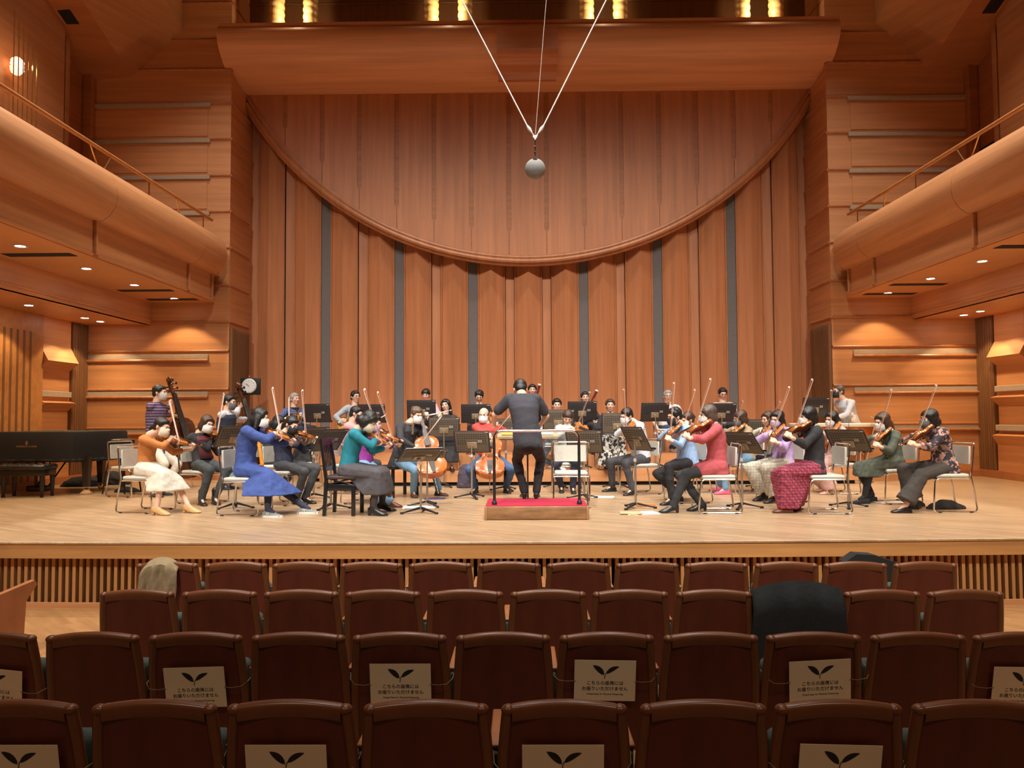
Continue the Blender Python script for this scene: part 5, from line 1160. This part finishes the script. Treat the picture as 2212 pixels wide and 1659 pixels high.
d = wind(Z2, 15.0, (1150, 843), 'dark-haired bassoonist partly hidden behind the conductor', -90, hair=('short', HB), top=BLKC, bot=('trousers', CHAR), male=1)
a, b = at(1146, 905, 14.75), at(1166, 830, 14.8); pipe('bassoon', a - (b - a) * .45, b, .024, MAPR, 'dark red bassoon rising behind the conductor', 'bassoon', .2, 12, WHITE); hands_at(d, at(1150, 900, 14.75), at(1154, 880, 14.75)); person(d)
d = wind(Z2, 15.0, (1264, 859), 'woman bassoonist with tied black hair in a black top', -90, hair=('short', HB), top=BLKC, bot=('trousers', CHAR))
a, b = at(1262, 900, 14.7), at(1290, 843, 14.7); pipe('bassoon', a - (b - a) * .6, b, .024, MAPR, 'dark red bassoon with a white ring at the black-haired woman', 'bassoon', .2, 12, WHITE); hands_at(d, at(1262, 905, 14.75), at(1268, 885, 14.75)); person(d)
d = wind(Z1, 13.9, (1203, 875), 'man in jeans and white sneakers with one leg crossed playing oboe', -90, male=1, hair=('short', HB), top=WHT, bot=('jeans', JEAN), shoem=cloth('white_sneaker', (.75, .75, .75)), shoen='sneaker', hphi=-88, pitch=5)
d['feet'] = [(1190, 1010, -105), (1215, 1016, -80)]; a = at(1203, 889, 13.75); pipe('oboe', a, a + V((0, -.35, -.52)), .012, GREN, 'oboe of the man in jeans', 'oboe', 1.2); hands_at(d, a + V((-.05, -.14, -.34)), a + V((.05, -.08, -.2))); person(d)
d = wind(Z1, 13.9, (1318, 876), 'woman in a black top and black and white floral skirt playing oboe', -92, hair=('bun', HBR), top=BLKC, bot=('skirt', blotch('white_floral', (.02, .02, .02), [(.6, .58, .52)], 20, .5)), hemz=.08, fl=.12)
a = at(1318, 889, 13.76); pipe('oboe', a, a + V((0.02, -.4, -.42)), .012, GREN, 'oboe of the woman in the floral skirt', 'oboe', 1.2); hands_at(d, a + V((-.04, -.2, -.3)), a + V((.05, -.12, -.16))); person(d)
d = wind(Z2, 15.0, (1443, 856), 'white-haired man in glasses, white T-shirt and jeans sitting still', -95, male=1, hair=('short', HG), glasses=1, top=cloth('white_tee', (.66, .68, .66)), sleeve='short', bot=('jeans', DJEAN), shoem=cloth('white_trainers', (.7, .7, .7)), shoen='sneaker')
d['feet'] = [(1424, 974, -110), (1452, 976, -80)]; person(d)
d = wind(Z2, 15.0, (1561, 851), 'dark-haired man in glasses and a beige checked shirt behind a stand', -90, male=1, hair=('short', HB), glasses=1, top=plaid('beige_check', (.50, .42, .33), [('X', (.3, .24, .2), 0), ('Z', (.3, .24, .2), 1)], 12, .2), collar=1, bot=('trousers', CHAR), pitch=15)
person(d)
# timpanist
d = wind(Z1, 14.5, (1811, 846), 'balding man in a white shirt and black mask seated behind the timpani', 205, male=1, mask=M_BLACK, hair=('receding', HDG), glasses=1, top=WHT, collar=1, sleeve='threeq', bot=('trousers', NAVY), hphi=195, sh_=.78, nd=-.05)
d['hip'] = (1838, 920); d['neck'] = (1822, 865); d['rw'] = at(1846, 900, 14.15); d['rd'] = V((-.3, -.3, -.4)); d['rn'] = -UP; d['re'] = (.5, -.6, -.4); d['lw'] = at(1800, 905, 14.25); d['ld'] = V((-.6, 0, -.2)); d['ln'] = -UP; d['le'] = (.6, .2, -.6)
person(d)
# ------------------------------------------------------------------ podium, stands, drums, piano, small things
def podium():
    t = empty('conductor_podium', (0, 0, 0)); x0 = at(1047, 1100, 8.98).x; x1 = at(1272, 1100, 8.98).x; y0, y1 = 8.98, 9.80; cx = (x0 + x1) / 2; t.location = (cx, y0, 0); hx = (x1 - x0) / 2
    PW = wood('podium_wood', (.26, .13, .055), (3, 9, 14), .5, .45)
    m = MB(); m.rbox((0, (y1 - y0) / 2, .08), (hx, (y1 - y0) / 2, .078), .012); m.build('box', PW, t)
    m = MB(); m.rbox((0, (y1 - y0) / 2, .161), (hx - .012, (y1 - y0) / 2 - .012, .006), .004); m.build('carpet', mat('crimson_carpet', (.42, .015, .05), .95, noise_mix=(80, .2), bump=(200, .4)), t)
    for s in (-1, 1): m = MB(); m.rbox((s * (hx - .012), .004, .08), (.016, .014, .079), .006); m.build('corner_trim', wood('podium_corner', (.36, .2, .09), (9, 9, 3), .5), t)
    tag(t, 'low wooden conductor podium topped with crimson carpet', 'podium')
    r = empty('podium_rail', (cx, y0, .167)); xa, xb = -hx + .11, hx - .10; H_ = .865
    for x in (xa, xb): m = MB(); m.tube([(x, .10, 0), (x, .10, H_ - .13)], .017, 10); m.build('post', BLACK, r)
    pts = [(xa, .10, H_ - .14)] + [(xa + .09 - .09 * math.cos(q), .10, H_ - .09 + .09 * math.sin(q)) for q in [i * math.pi / 12 for i in range(7)]] + [(xb - .09 + .09 * math.sin(q), .10, H_ - .09 + .09 * math.cos(q)) for q in [i * math.pi / 12 for i in range(7)]] + [(xb, .10, H_ - .14)]
    m = MB(); m.tube(pts, .0175, 10); m.build('top_bar', CHROME, r)
    for x in (xa, xb): m = MB(); m.lathe([(.03, 0), (.03, .03), (.02, .045), (.0175, .05)], (x, .10, 0), 14); m.build('socket', BLACK, r); tag(r, 'black safety rail with a chrome top bar standing on the podium', 'rail')
podium()
# music stands: (base px, floor z) or (x px, depth), facing, desk height, tilt, label
def stand_px(px, Y, fz, phi, dpy, tilt, lab):
    p = at(px, 1000, Y); dz = at(px, dpy, Y).z - fz; return stand((p.x, Y, fz), phi, dz, tilt, lab)
def Yof(px, py): return atz(px, py, 0).y
for px, py, phi, dpy, tilt, lab in [
    (510, 1097, 140, 942, 35, 'black music stand between the rust sweater woman and the blue dress'),
    (715, 1099, 155, 950, 35, 'black music stand between the navy sweater woman and the black chair'),
    (678, 1076, 150, 945, 28, 'black music stand behind the violin of the navy sweater woman'),
    (1019, 1076, 80, 954, 22, 'tilted black music stand in front of the red sweater cellist'),
    (959, 1052, 95, 923, 12, 'black music stand in front of the flute player'),
    (1372, 1098, 22, 947, 28, 'black music stand turned edge-on beside the white shirt violist'),
    (1602, 1098, 30, 956, 38, 'black music stand between the coral coat and the lavender sweater'),
    (1831, 1096, 38, 951, 36, 'black music stand between the red skirt and the green dress'),
    (1262, 1078, 70, 954, 22, 'black music stand behind the empty cream chair')]:
    stand_px(px, Yof(px, py), 0, phi, dpy, tilt, lab)
for px, Y, fz, phi, dpy, tilt, lab in [
    (910, 14.3, .255, 88, 884, 10, 'black music stand of the pale pink shirt clarinettist'),
    (1028, 14.3, .255, 90, 893, 10, 'black music stand of the wavy-haired clarinettist'),
    (684, 14.3, .255, 75, 892, 12, 'black music stand of the grey-haired horn player'),
    (802, 14.3, .255, 80, 893, 12, 'black music stand of the pale grey sweater horn player'),
    (1207, 13.1, 0, 90, 907, 8, 'dark music stand of the oboist in jeans, behind the grey cardigan'),
    (1259, 14.3, .255, 92, 887, 10, 'black music stand of the woman bassoonist'),
    (1335, 13.1, 0, 92, 914, 8, 'dark music stand of the oboist in the floral skirt'),
    (1417, 14.3, .255, 100, 890, 12, 'black music stand of the white-haired man'),
    (1561, 14.3, .255, 92, 891, 12, 'black music stand of the man in the beige checked shirt'),
    (1765, 13.9, 0, 105, 879, 14, 'black music stand in front of the timpanist'),
    (1645, 12.9, 0, 60, 928, 10, 'small dark music stand behind the lavender sweater'),
    (1093, 12.6, 0, 85, 927, 10, 'music stand half hidden at the left arm of the conductor')]:
    DK[0] = fz > 0 or Y > 13.5; stand_px(px, Y, fz, phi, dpy, tilt, lab); DK[0] = False
# edge-on stand with sheet music near the podium
p = atz(909, 1108); s_ = stand((p.x, p.y, 0), 118, .72, 62, 'low music stand with white sheet music left of the podium')
m = MB(); m.rbox((0, 0, 0), (.002, .24, .15), .001); o = m.build('sheet_music', WHITE); o.matrix_world = Matrix.Translation(V((p.x, p.y, .74))) @ Matrix.Rotation(R(118), 4, 'Z') @ Matrix.Rotation(-R(62), 4, 'Y'); o.location += V((0, 0, .008)); tag(o, 'open white sheet music on the low stand left of the podium', 'sheet music')
p = atz(918, 1098); stand((p.x, p.y + .25, 0), 100, .70, 70, 'second low music stand behind the one left of the podium')
# conductor's desk
p = at(1140, 1000, 10.6); t = empty('conductor_desk', (p.x, 10.75, 0)); tag(t, 'wide flat conductor desk with a yellow score, behind the podium', 'music stand')
Md = Matrix.Rotation(R(12), 3, 'X')
m = MB(); m.rbox((0, 0, .95), (.42, .24, .008), .004, Md); m.rbox((0, -.235, .915), (.42, .008, .02), .003, Md); m.build('desk', wood('desk_plywood', (.42, .33, .2), (9, 2, 2), .5), t)
m = MB(); m.tube([(0, 0, .03), (0, 0, .94)], .012, 10); m.build('pole', BLACK, t); m = MB(); m.rbox((0, 0, .02), (.3, .22, .018), .01); m.build('base', BLACK, t)
m = MB(); m.rbox((-.2, .02, .975), (.16, .12, .006), .002, Md); o = m.build('score', mat('yellow_cover', (.62, .38, .08), .6)); o.location = (p.x, 10.75, .0); tag(o, 'open yellow-covered score on the conductor desk', 'book')
m = MB(); m.rbox((.2, .02, .975), (.16, .12, .004), .002, Md); o = m.build('score', WHITE); o.location = (p.x, 10.75, .0); tag(o, 'white open score on the right of the conductor desk', 'book')
# chairs with nobody on them
p = at(1233, 1000, 10.35); chair((p.x, 10.35, 0), 268, 'empty cream chair facing the audience right of the conductor')
p = at(655, 1000, 12.9); chair((p.x, 12.9, 0), 180, 'empty cream chair with a black bag behind the navy sweater woman')
m = MB(); m.hull([V((x, y, z)) for x, y, z in ((-.17, -.15, 0), (.17, -.15, 0), (-.17, .15, 0), (.17, .15, 0), (-.14, -.08, .2), (.12, -.06, .26), (-.1, .1, .22), (.12, .1, .18))]); o = m.build('bag', BLKC); bolt(o, .015, 4); wrinkle(o, .04); o.location = (p.x, 12.9, .475); tag(o, 'black soft bag on the empty chair behind the navy sweater woman', 'bag')
p = at(286, 960, 12.0); chair((p.x, 12.0, 0), -20, 'cream chair behind the rust sweater woman near the piano')
# black adjustable piano chair under the teal sweater
p = at(740, 1000, 9.6); t = empty('piano_chair', (p.x + .02, 9.62, 0), R(-4)); tag(t, 'black wooden piano chair with a slatted back under the teal sweater woman', 'chair')
LAC = mat('black_lacquer', (.012, .012, .013), .25)
m = MB()
for s in (-1, 1): m.hull([V((-.19 + dx, s * .2 + dy, 0)) for dx in (-.02, .02) for dy in (-.018, .018)] + [V((-.17 + dx, s * .19 + dy, .44)) for dx in (-.02, .02) for dy in (-.018, .018)]); m.hull([V((-.17 + dx, s * .19 + dy, .44)) for dx in (-.02, .02) for dy in (-.018, .018)] + [V((-.24 + dx, s * .19 + dy, .93)) for dx in (-.014, .014) for dy in (-.015, .015)])
m.hull([V((-.235 + dx, dy, z)) for dx in (-.01, .012) for dy in (-.2, .2) for z in (.86, .94)]); m.hull([V((-.20 + dx, dy, z)) for dx in (-.01, .012) for dy in (-.19, .19) for z in (.54, .6)])
for i in range(5): m.hull([V((-.205 + dx, -.12 + i * .06 + dy, .58)) for dx in (-.005, .005) for dy in (-.012, .012)] + [V((-.235 + dx, -.12 + i * .06 + dy, .88)) for dx in (-.005, .005) for dy in (-.012, .012)])
m.build('backrest', LAC, t)
for s in (-1, 1): m = MB(); m.rbox((.17, s * .19, .19), (.022, .022, .19), .006); m.build('front_leg', LAC, t)
m = MB()
for s in (-1, 1): m.rbox((0, s * .19, .345), (.17, .012, .04), .005)
m.rbox((.17, 0, .345), (.012, .18, .04), .005); m.rbox((-.17, 0, .345), (.012, .18, .04), .005); m.build('apron', LAC, t)
m = MB(); m.tube([(-.13, -.17, .39), (.13, -.17, .445)], .008, 6); m.tube([(.13, -.17, .39), (-.13, -.17, .445)], .008, 6); m.tube([(-.13, .17, .39), (.13, .17, .445)], .008, 6); m.tube([(.13, .17, .39), (-.13, .17, .445)], .008, 6); m.build('scissor_lift', BLACK, t)
m = MB(); m.rbox((0, 0, .465), (.20, .20, .022), .016); m.build('seat', mat('dark_vinyl', (.05, .03, .035), .5), t)
# benches of the cellists
def bench(c, phi, lab, w_=.28):
    t = empty('cello_bench', c, R(phi)); m = MB(); m.rbox((0, 0, .45), (.18, w_, .03), .02); m.build('seat', mat('black_vinyl', (.015, .015, .016), .4), t)
    for sx in (-1, 1):
        for sy in (-1, 1): m = MB(); m.rbox((sx * .14, sy * (w_ - .04), .21), (.02, .02, .21), .005); m.build('leg', LAC, t)
    return tag(t, lab, 'bench')
h = at(862, 1000, 11.75); bench((h.x, 11.75, 0), -40, 'black padded bench under the charcoal blazer cellist')
h = at(1058, 985, 12.25); bench((h.x, 12.28, 0), -88, 'black padded bench under the red sweater cellist')
for px, Y, fz, w_, lab in ((637, 14.95, Z2, 0, 'chair of the grey-haired horn player'), (768, 14.95, Z2, 0, 'chair of the pale grey sweater horn player'), (920, 15.05, Z2, 0, 'chair of the pale pink shirt clarinettist'), (1035, 15.05, Z2, 0, 'chair of the wavy-haired clarinettist'), (1443, 15.05, Z2, 0, 'chair of the white-haired man'), (1264, 15.05, Z2, 0, 'chair of the woman bassoonist'), (1150, 15.05, Z2, 0, 'chair of the bassoonist behind the conductor'), (1561, 15.05, Z2, 0, 'chair of the man in the beige checked shirt'),
        (963, 13.98, Z1, 0, 'chair of the flute player'), (1203, 13.98, Z1, 0, 'chair of the oboist in jeans'), (1318, 13.98, Z1, 0, 'chair of the oboist in the floral skirt')):
    h = at(px, 950, Y); chair((h.x, Y, fz), -90, lab)
# timpani
def timp(px, Y, lab):
    h = at(px, 915, Y); t = empty('timpani', (h.x, Y, Z1)); zt = h.z - Z1; r = .37
    m = MB(); m.lathe([(.05, zt - .52), (.16, zt - .49), (.27, zt - .38), (.34, zt - .22), (.365, zt - .06), (.365, zt - .03)], n=36); m.build('kettle', mat('copper_kettle', (.72, .30, .12), .25, .9), t)
    m = MB(); m.lathe([(.36, zt - .055), (.392, zt - .05), (.398, zt - .005), (.385, zt + .008), (.365, zt + .008)], n=36); m.build('rim', mat('cream_rim', (.72, .66, .5), .4), t)
    m = MB(); m.lathe([(0, zt + .003), (.37, zt + .003), (.37, zt), (0, zt)], n=36); m.build('drumhead', mat('drumhead', (.75, .7, .58), .6), t)
    m = MB()
    for k in range(3):
        a = k * 2.094 + .5; d_ = V((math.cos(a), math.sin(a), 0)); m.tube([d_ * .375 + UP * (zt - .08), d_ * .36 + UP * .3, d_ * .30 + UP * .03], .014, 8); m.tube([d_ * .30 + UP * .03, V((0, 0, .06))], .014, 8)
    for k in range(6): a = k * 1.047; d_ = V((math.cos(a), math.sin(a), 0)); m.tube([d_ * .40 + UP * (zt + .01), d_ * .395 + UP * (zt - .13)], .006, 6)
    m.build('stand_frame', CHROME, t); m = MB(); m.sphere((0, 0, .06), (.09, .09, .05)); m.build('pedal_base', BLACK, t); return tag(t, lab, 'timpani')
timp(1753, 14.0, 'copper kettle drum left of the pair, behind the pale pink player'); timp(1840, 14.0, 'copper kettle drum right of the pair, in front of the white shirt man')
h = at(1850, 915, 14.62); t = empty('drum_stool', (h.x, 14.6, Z1)); m = MB(); m.lathe([(0, .64), (.17, .64), (.18, .66), (.18, .70), (.15, .72), (0, .72)], n=20); m.build('seat', MATS['black_vinyl'], t); m = MB(); m.tube([(0, 0, .1), (0, 0, .64)], .02, 8)
for k in range(3): d_ = V((math.cos(k * 2.094), math.sin(k * 2.094), 0)); m.tube([V((0, 0, .35)), d_ * .25 + UP * .01], .012, 6)
m.build('tripod', CHROME, t); tag(t, 'stool under the timpanist', 'stool')
m = MB(); m.hull([V((x, y, z)) for x, y, z in ((-.2, 0, 0), (.2, 0, 0), (-.2, .12, 0), (.2, .12, 0), (-.16, 0, .42), (.1, 0, .5), (.16, .1, .42), (-.1, .1, .46))]); o = m.build('black_coat', BLKC); bolt(o, .015, 5); wrinkle(o, .05); h = at(1868, 920, 14.55); o.location = (h.x, 14.75, Z2); tag(o, 'black coat draped behind the timpanist', 'coat')
# small stand right of the timpani
h = at(1873, 1000, 13.6); t = empty('boom_stand', (h.x, 13.6, 0)); m = MB(); m.tube([(-.1, 0, .012), (.03, 0, .55), (.14, 0, .98), (.19, 0, 1.12)], .009, 8); m.tube([(-.02, 0, .95), (.3, 0, 1.05)] if 0 else [(.08, 0, 1.16), (.27, 0, 1.09)], .009, 8); m.build('arm', mat('pale_brass_tube', (.55, .48, .33), .4, .6), t)
m = MB()
for k in range(3): d_ = V((math.cos(k * 2.094), math.sin(k * 2.094), 0)); m.tube([V((-.1, 0, .14)), V((-.1, 0, 0)) + d_ * .2 + UP * .008], .008, 6)
m.build('tripod', BLACK, t); tag(t, 'slender slanted stand to the right of the timpani', 'stand')
# ---- grand piano under a black cover
c0 = atz(100, 1062); px0 = at(-60, 935, 12.4); px1 = at(262, 935, 12.95); zt = at(150, 932, 12.3).z; zb = at(150, 1000, 12.2).z
t = empty('grand_piano', (px0.x + .5, 12.4, 0)); tag(t, 'black grand piano under a fitted cloth cover at the left edge of the stage', 'piano')
W0, W1 = -8.56 - t.location.x, px1.x - t.location.x
COVER = mat('black_piano_cover', (.010, .010, .011), .75, bump=(20, .3))
out = [(W0, -.35), (W1 - .42, -.35), (W1 - .30, -.33), (W1 - .06, .15), (W1, .55), (W1 - .1, .95), (W1 - .5, 1.1), (W0, 1.1)]
m = MB(); m.loft([[V((x, y, z)) for x, y in out] for z in (zb + .06, (zt + zb) / 2, zt - .03)] + [[V((x * .99, y * .97, zt)) for x, y in out]]); m.build('cover', COVER, t)
m = MB(); N_ = 160; per = []
for (a, b) in zip(out, out[1:]): 
    for i in range(20): per.append((a[0] + (b[0] - a[0]) * i / 20, a[1] + (b[1] - a[1]) * i / 20))
r0 = [V((x, y, zb + .07)) for x, y in per]; r1 = [V((x, y - .01 * math.sin(i * 1.3), zb + .01 + .012 * abs(math.sin(i * .9)))) for i, (x, y) in enumerate(per)]; m.loft([r0, r1], False, False); o = m.build('cover_hem', COVER, t); so = o.modifiers.new('cloth', 'SOLIDIFY'); so.thickness = .008
g1 = mat('gold_print', (.45, .22, .07), .5)
me = text_mesh('STEINWAY & SONS', .034, 'lettering', 1.15); me.materials.append(g1); o = bpy.data.objects.new('lettering', me); C.objects.link(o); o.parent = t; q = at(57, 962, 12.04); o.location = (q.x - t.location.x, -.356, q.z - .03); o.rotation_euler = (R(90), 0, 0)
m = MB(); zl = 0.; LC = V((q.x - t.location.x, -.356, q.z + .03)); xl = 0.
for s in (-1, 1): m.tube([(xl + s * .004, 0., zl - .01), (xl + s * .026, 0., zl), (xl + s * .026, 0., zl + .025), (xl + s * .014, 0., zl + .038), (xl + s * .028, 0., zl + .052)], .004, 5)
m.tube([(xl - .028, 0., zl + .05), (xl + .028, 0., zl + .05)], .003, 5); m.tube([(xl, 0., zl - .03), (xl, 0., zl + .05)], .003, 5); m.rbox((xl, 0., zl - .03), (.03, .002, .006), .001); m.v = [LC + p_ * .6 for p_ in m.v]; m.build('lyre_emblem', g1, t)
def pleg(x, y):
    m = MB(); m.hull([V((x + dx, y + dy, zb + .1)) for dx in (-.06, .06) for dy in (-.06, .06)] + [V((x + dx, y + dy, .12)) for dx in (-.04, .04) for dy in (-.04, .04)]); o = m.build('leg', LAC, t); m = MB(); m.lathe([(0, -.05), (.03, -.05), (.045, -.02), (.045, .02), (.03, .05), (0, .05)], (x, y, .055), 14, Matrix.Rotation(R(90), 3, 'X')); m.build('caster', BRASS, o)
q = at(180, 1000, 12.2); pleg(q.x - t.location.x, -.1); q = at(212, 1000, 13); pleg(q.x - t.location.x, .7); 
q = at(95, 1000, 12.4); xl = q.x - t.location.x; m = MB()
for s in (-1, 1): m.tube([(xl + s * .06, -.1, .14), (xl + s * .06, -.1, zb + .1)], .022, 8); m.tube([(xl + s * .09, .0, .14), (xl + s * .14, .5, zb + .1)], .012, 6)
m.rbox((xl, -.12, .1), (.16, .09, .045), .02); m.build('pedal_lyre', LAC, t)
# piano bench
q = atz(42, 1076); t = empty('piano_bench', (q.x, q.y + .2, 0)); tag(t, 'black tufted piano bench in front of the covered grand piano', 'bench')
m = MB(); m.rbox((0, 0, .46), (.36, .19, .04), .03)
for i in range(6):
    for j in range(3): m.sphere((-.3 + i * .12, -.12 + j * .12, .495), (.06, .06, .018), None, 10, 6)
m.build('cushion', mat('tufted_leather', (.02, .02, .02), .3), t); m = MB(); m.rbox((0, 0, .38), (.34, .17, .05), .01); m.build('apron', LAC, t)
for sx in (-1, 1):
    for sy in (-1, 1): m = MB(); m.lathe([(.025, 0), (.03, .02), (.02, .05), (.03, .12), (.036, .33)], (sx * .30, sy * .13, 0), 10); m.build('leg', LAC, t)
# tall stool by the piano
q = atz(253, 1068); t = empty('bass_stool', (q.x, q.y + .15, 0)); tag(t, 'black round bass stool with a foot ring beside the piano', 'stool')
m = MB(); m.lathe([(0, .80), (.16, .80), (.18, .82), (.18, .86), (.14, .88), (0, .885)], n=24); m.build('seat', MATS['black_vinyl'], t)
m = MB(); m.tube([(0, 0, .1), (0, 0, .8)], .03, 10); m.lathe([(.05, .62), (.05, .78), (.1, .80)], n=14)
m.tube([(.19 * math.cos(a), .19 * math.sin(a), .58) for a in [i * math.tau / 16 for i in range(16)]], .01, 6, True)
m.build('column', LAC, t)
for k in range(4):
    a = R(35 + 90 * k); d_ = V((math.cos(a), math.sin(a), 0)); m = MB(); m.tube([d_ * .03 + UP * .6, d_ * .19 + UP * .58, d_ * .24 + UP * .3, d_ * .28 + UP * .01], .013, 8); m.build('leg', LAC, t)
# bags and things on the floor
def bag(px, py, L, w_, h_, rz, m_, lab, cat='bag', name='bag', seed=1):
    q = atz(px, py); random.seed(seed); m = MB(); pts = []
    for i in range(40):
        a = random.uniform(0, 6.28); e = random.uniform(0, 1.4); pts.append(V((L * math.cos(a) * math.cos(e), w_ * math.sin(a) * math.cos(e), h_ * math.sin(e))))
        pts.append(V((L * math.cos(a), w_ * math.sin(a), 0)))
    m.hull(pts); o = m.build(name, m_); bolt(o, .014, 6); wrinkle(o, .03); o.location = (q.x, q.y + w_, .0); o.rotation_euler = (0, 0, R(rz)); return tag(o, lab, cat)
bag(172, 1052, .42, .16, .18, 10, BLKC, 'black soft bass cover lying on the floor under the piano', 'instrument cover', 'instrument_cover', 3)
bag(226, 1048, .42, .2, .24, -8, BLKC, 'black padded case heaped on the floor right of the piano leg', 'instrument case', 'instrument_case', 5)
bag(268, 1064, .22, .10, .09, 5, BLKC, 'small black bag on the floor under the cream chair near the piano', 'bag', 'bag', 7)
bag(181, 1069, .10, .06, .07, 20, mat('brown_paper', (.45, .27, .13), .8), 'crumpled brown paper bag by the piano leg', 'paper bag', 'paper_bag', 8)
bag(1003, 1055, .14, .12, .42, 0, cloth('plum_nylon', (.06, .045, .07)), 'dark purple backpack leaning beside the red sweater cellist', 'backpack', 'backpack', 11)
bag(1290, 1047, .16, .12, .26, 0, cloth('clear_bag', (.35, .28, .2)), 'patterned bag on the floor left of the white shirt violist', 'bag', 'bag', 13)
bag(2050, 1101, .26, .07, .12, 2, BLKC, 'black bag lying under the chair of the floral blouse woman', 'bag', 'bag', 15)
bag(1990, 1098, .1, .07, .10, 8, BLKC, 'small black pouch beside the foot of the floral blouse woman', 'bag', 'bag', 16)
def paper(px, py, hx, hy, rz, lab, m_=WHITE, cat='sheet of paper', name='paper', dz=0.):
    q = atz(px, py); m = MB(); m.rbox((0, 0, .0035), (hx, hy, .003), .001); m.rbox((.01, .012, .0075), (hx, hy, .001), .0005, Matrix.Rotation(R(7), 3, 'Z')); o = m.build(name, m_, None, False); o.location = (q.x, q.y, dz); o.rotation_euler = (0, 0, R(rz)); return tag(o, lab, cat)
paper(905, 1096, .21, .15, 5, 'white sheets of paper on the floor behind the low stand')
paper(938, 1078, .15, .07, 8, 'dark blue folder on the floor at the cello endpin', mat('blue_folder', (.06, .06, .22), .6), 'folder', 'folder')
paper(1302, 1074, .16, .1, -10, 'white sheet with a pen on the floor right of the empty chair')
paper(1385, 1109, .2, .13, 8, 'white papers on the floor in front of the white shirt violist stand'); paper(1362, 1110, .13, .10, -5, 'tan folder lying over the white papers on the floor', mat('manila', (.60, .42, .22), .7), 'folder', 'folder', .009)
paper(1924, 1086, .2, .12, 5, 'white papers on the floor under the green dress woman')
q = atz(1395, 1094); m = MB(); m.rbox((0, 0, .02), (.13, .02, .02), .01); o = m.build('wooden_block', W_RISER); o.location = (q.x, q.y, 0); o.rotation_euler = (0, 0, R(8)); tag(o, 'small orange wooden stick on the floor by the stand base', 'stick')
# wall clock on its black board
q0 = at(540, 835, 15.55); t = empty('clock', (q0.x, 15.5, q0.z)); hx = .23; tag(t, 'round white clock on a black board beside the left tower', 'clock')
m = MB(); m.rbox((0, .02, 0), (.225, .02, .17), .006); m.build('board', BLACK, t); m = MB(); m.lathe([(0, .02), (.135, .02), (.148, .01), (.152, 0), (0, 0)], (0, -.0, .01), 32, Matrix.Rotation(R(90), 3, 'X')); m.build('case', mat('clock_case', (.7, .7, .68), .3), t)
m = MB(); m.lathe([(0, .022), (.132, .022), (.132, .020), (0, .020)], (0, 0, .01), 32, Matrix.Rotation(R(90), 3, 'X')); m.build('dial', mat('clock_dial', (.8, .8, .78), .5), t)
for a_, L_, w_ in ((-48, .075, .005), (-52, .06, .008)):
    m = MB(); d_ = V((math.sin(R(a_)), 0, math.cos(R(a_)))); m.tube([V((0, -.024, .01)) - d_ * .015, V((0, -.024, .01)) + d_ * L_], w_ * .6, 6); m.build('hand', BLACK, t)
m = MB()
for k in range(12): d_ = V((math.sin(k * .5236), 0, math.cos(k * .5236))); m.tube([V((0, -.0235, .01)) + d_ * .105, V((0, -.0235, .01)) + d_ * .122], .0035, 5)
m.build('hour_marks', mat('grey_marks', (.25, .25, .25), .5), t)
m = MB(); m.tube([(0, .02, .17), (0, .02, .2)], .012, 8); m.sphere((0, .01, .2), .02); m.tube([(0, .035, -.17), (0, .035, -q0.z + .01)], .014, 8) ; m.rbox((0, .035, -q0.z + .012), (.18, .14, .012), .005); m.build('stand', CHROME, t)
# hanging microphone ball
Ym = 8.2; c = at(1156, 365, Ym); t = empty('microphone_ball', c); tag(t, 'grey ball microphone hanging from two white cables over the stage', 'microphone')
rr_ = (at(1178, 365, Ym) - c).length
m = MB(); m.sphere((0, 0, 0), rr_, None, 32, 20); m.build('ball', mat('grey_foam', (.25, .25, .24), .8, noise_mix=(25, .15)), t)
m = MB(); m.sphere((0, -rr_ * .55, rr_ * .68), (rr_ * .27, rr_ * .24, rr_ * .22)); m.build('opening', BLACKGAP, t)
top = at(1156, 297, Ym) - c; m = MB(); m.tube([(0, 0, rr_ * .8), (0.004, 0, top.z)], .006, 8)
for k in range(3): m.sphere((0, 0, rr_ * 1.1 + k * .06), (.011, .011, .016), None, 8, 6)
m.build('hanger', mat('dark_metal', (.12, .11, .1), .3, .9), t)
m = MB(); m.hull([V((x, y, z)) + top for x, y, z in ((-.03, -.008, .02), (.03, -.008, .02), (0, -.008, -.03), (-.03, .008, .02), (.03, .008, .02), (0, .008, -.03))]); m.build('shackle', SILV, t)
for nm_, pa, pb in (('cable', (1139, 272), (985, -25)), ('cable', (1174, 272), (1322, -25))):
    A_, B_ = at(*pa, Ym) - c, at(*pb, Ym) - c; m = MB(); m.tube([A_, B_, B_ + (B_ - A_) * .35], .0072, 8); m.build(nm_, mat('white_cable', (.85, .83, .8), .5), t)
    m = MB(); dd = (top - A_); m.tube([A_, A_ + dd * .25, A_ + dd * .6], [.012, .02, .008], 10); m.tube([A_ + dd * .6, top + V((0, 0, 0))], .006, 6); m.build('cable_end', mat('white_ferrule', (.8, .78, .74), .4), t)
A_ = top; B_ = at(1182, -25, 8.9) - c; m = MB(); m.tube([A_, B_], .003, 6); m.build('thin_wire', mat('thin_wire', (.3, .25, .2), .5), t)
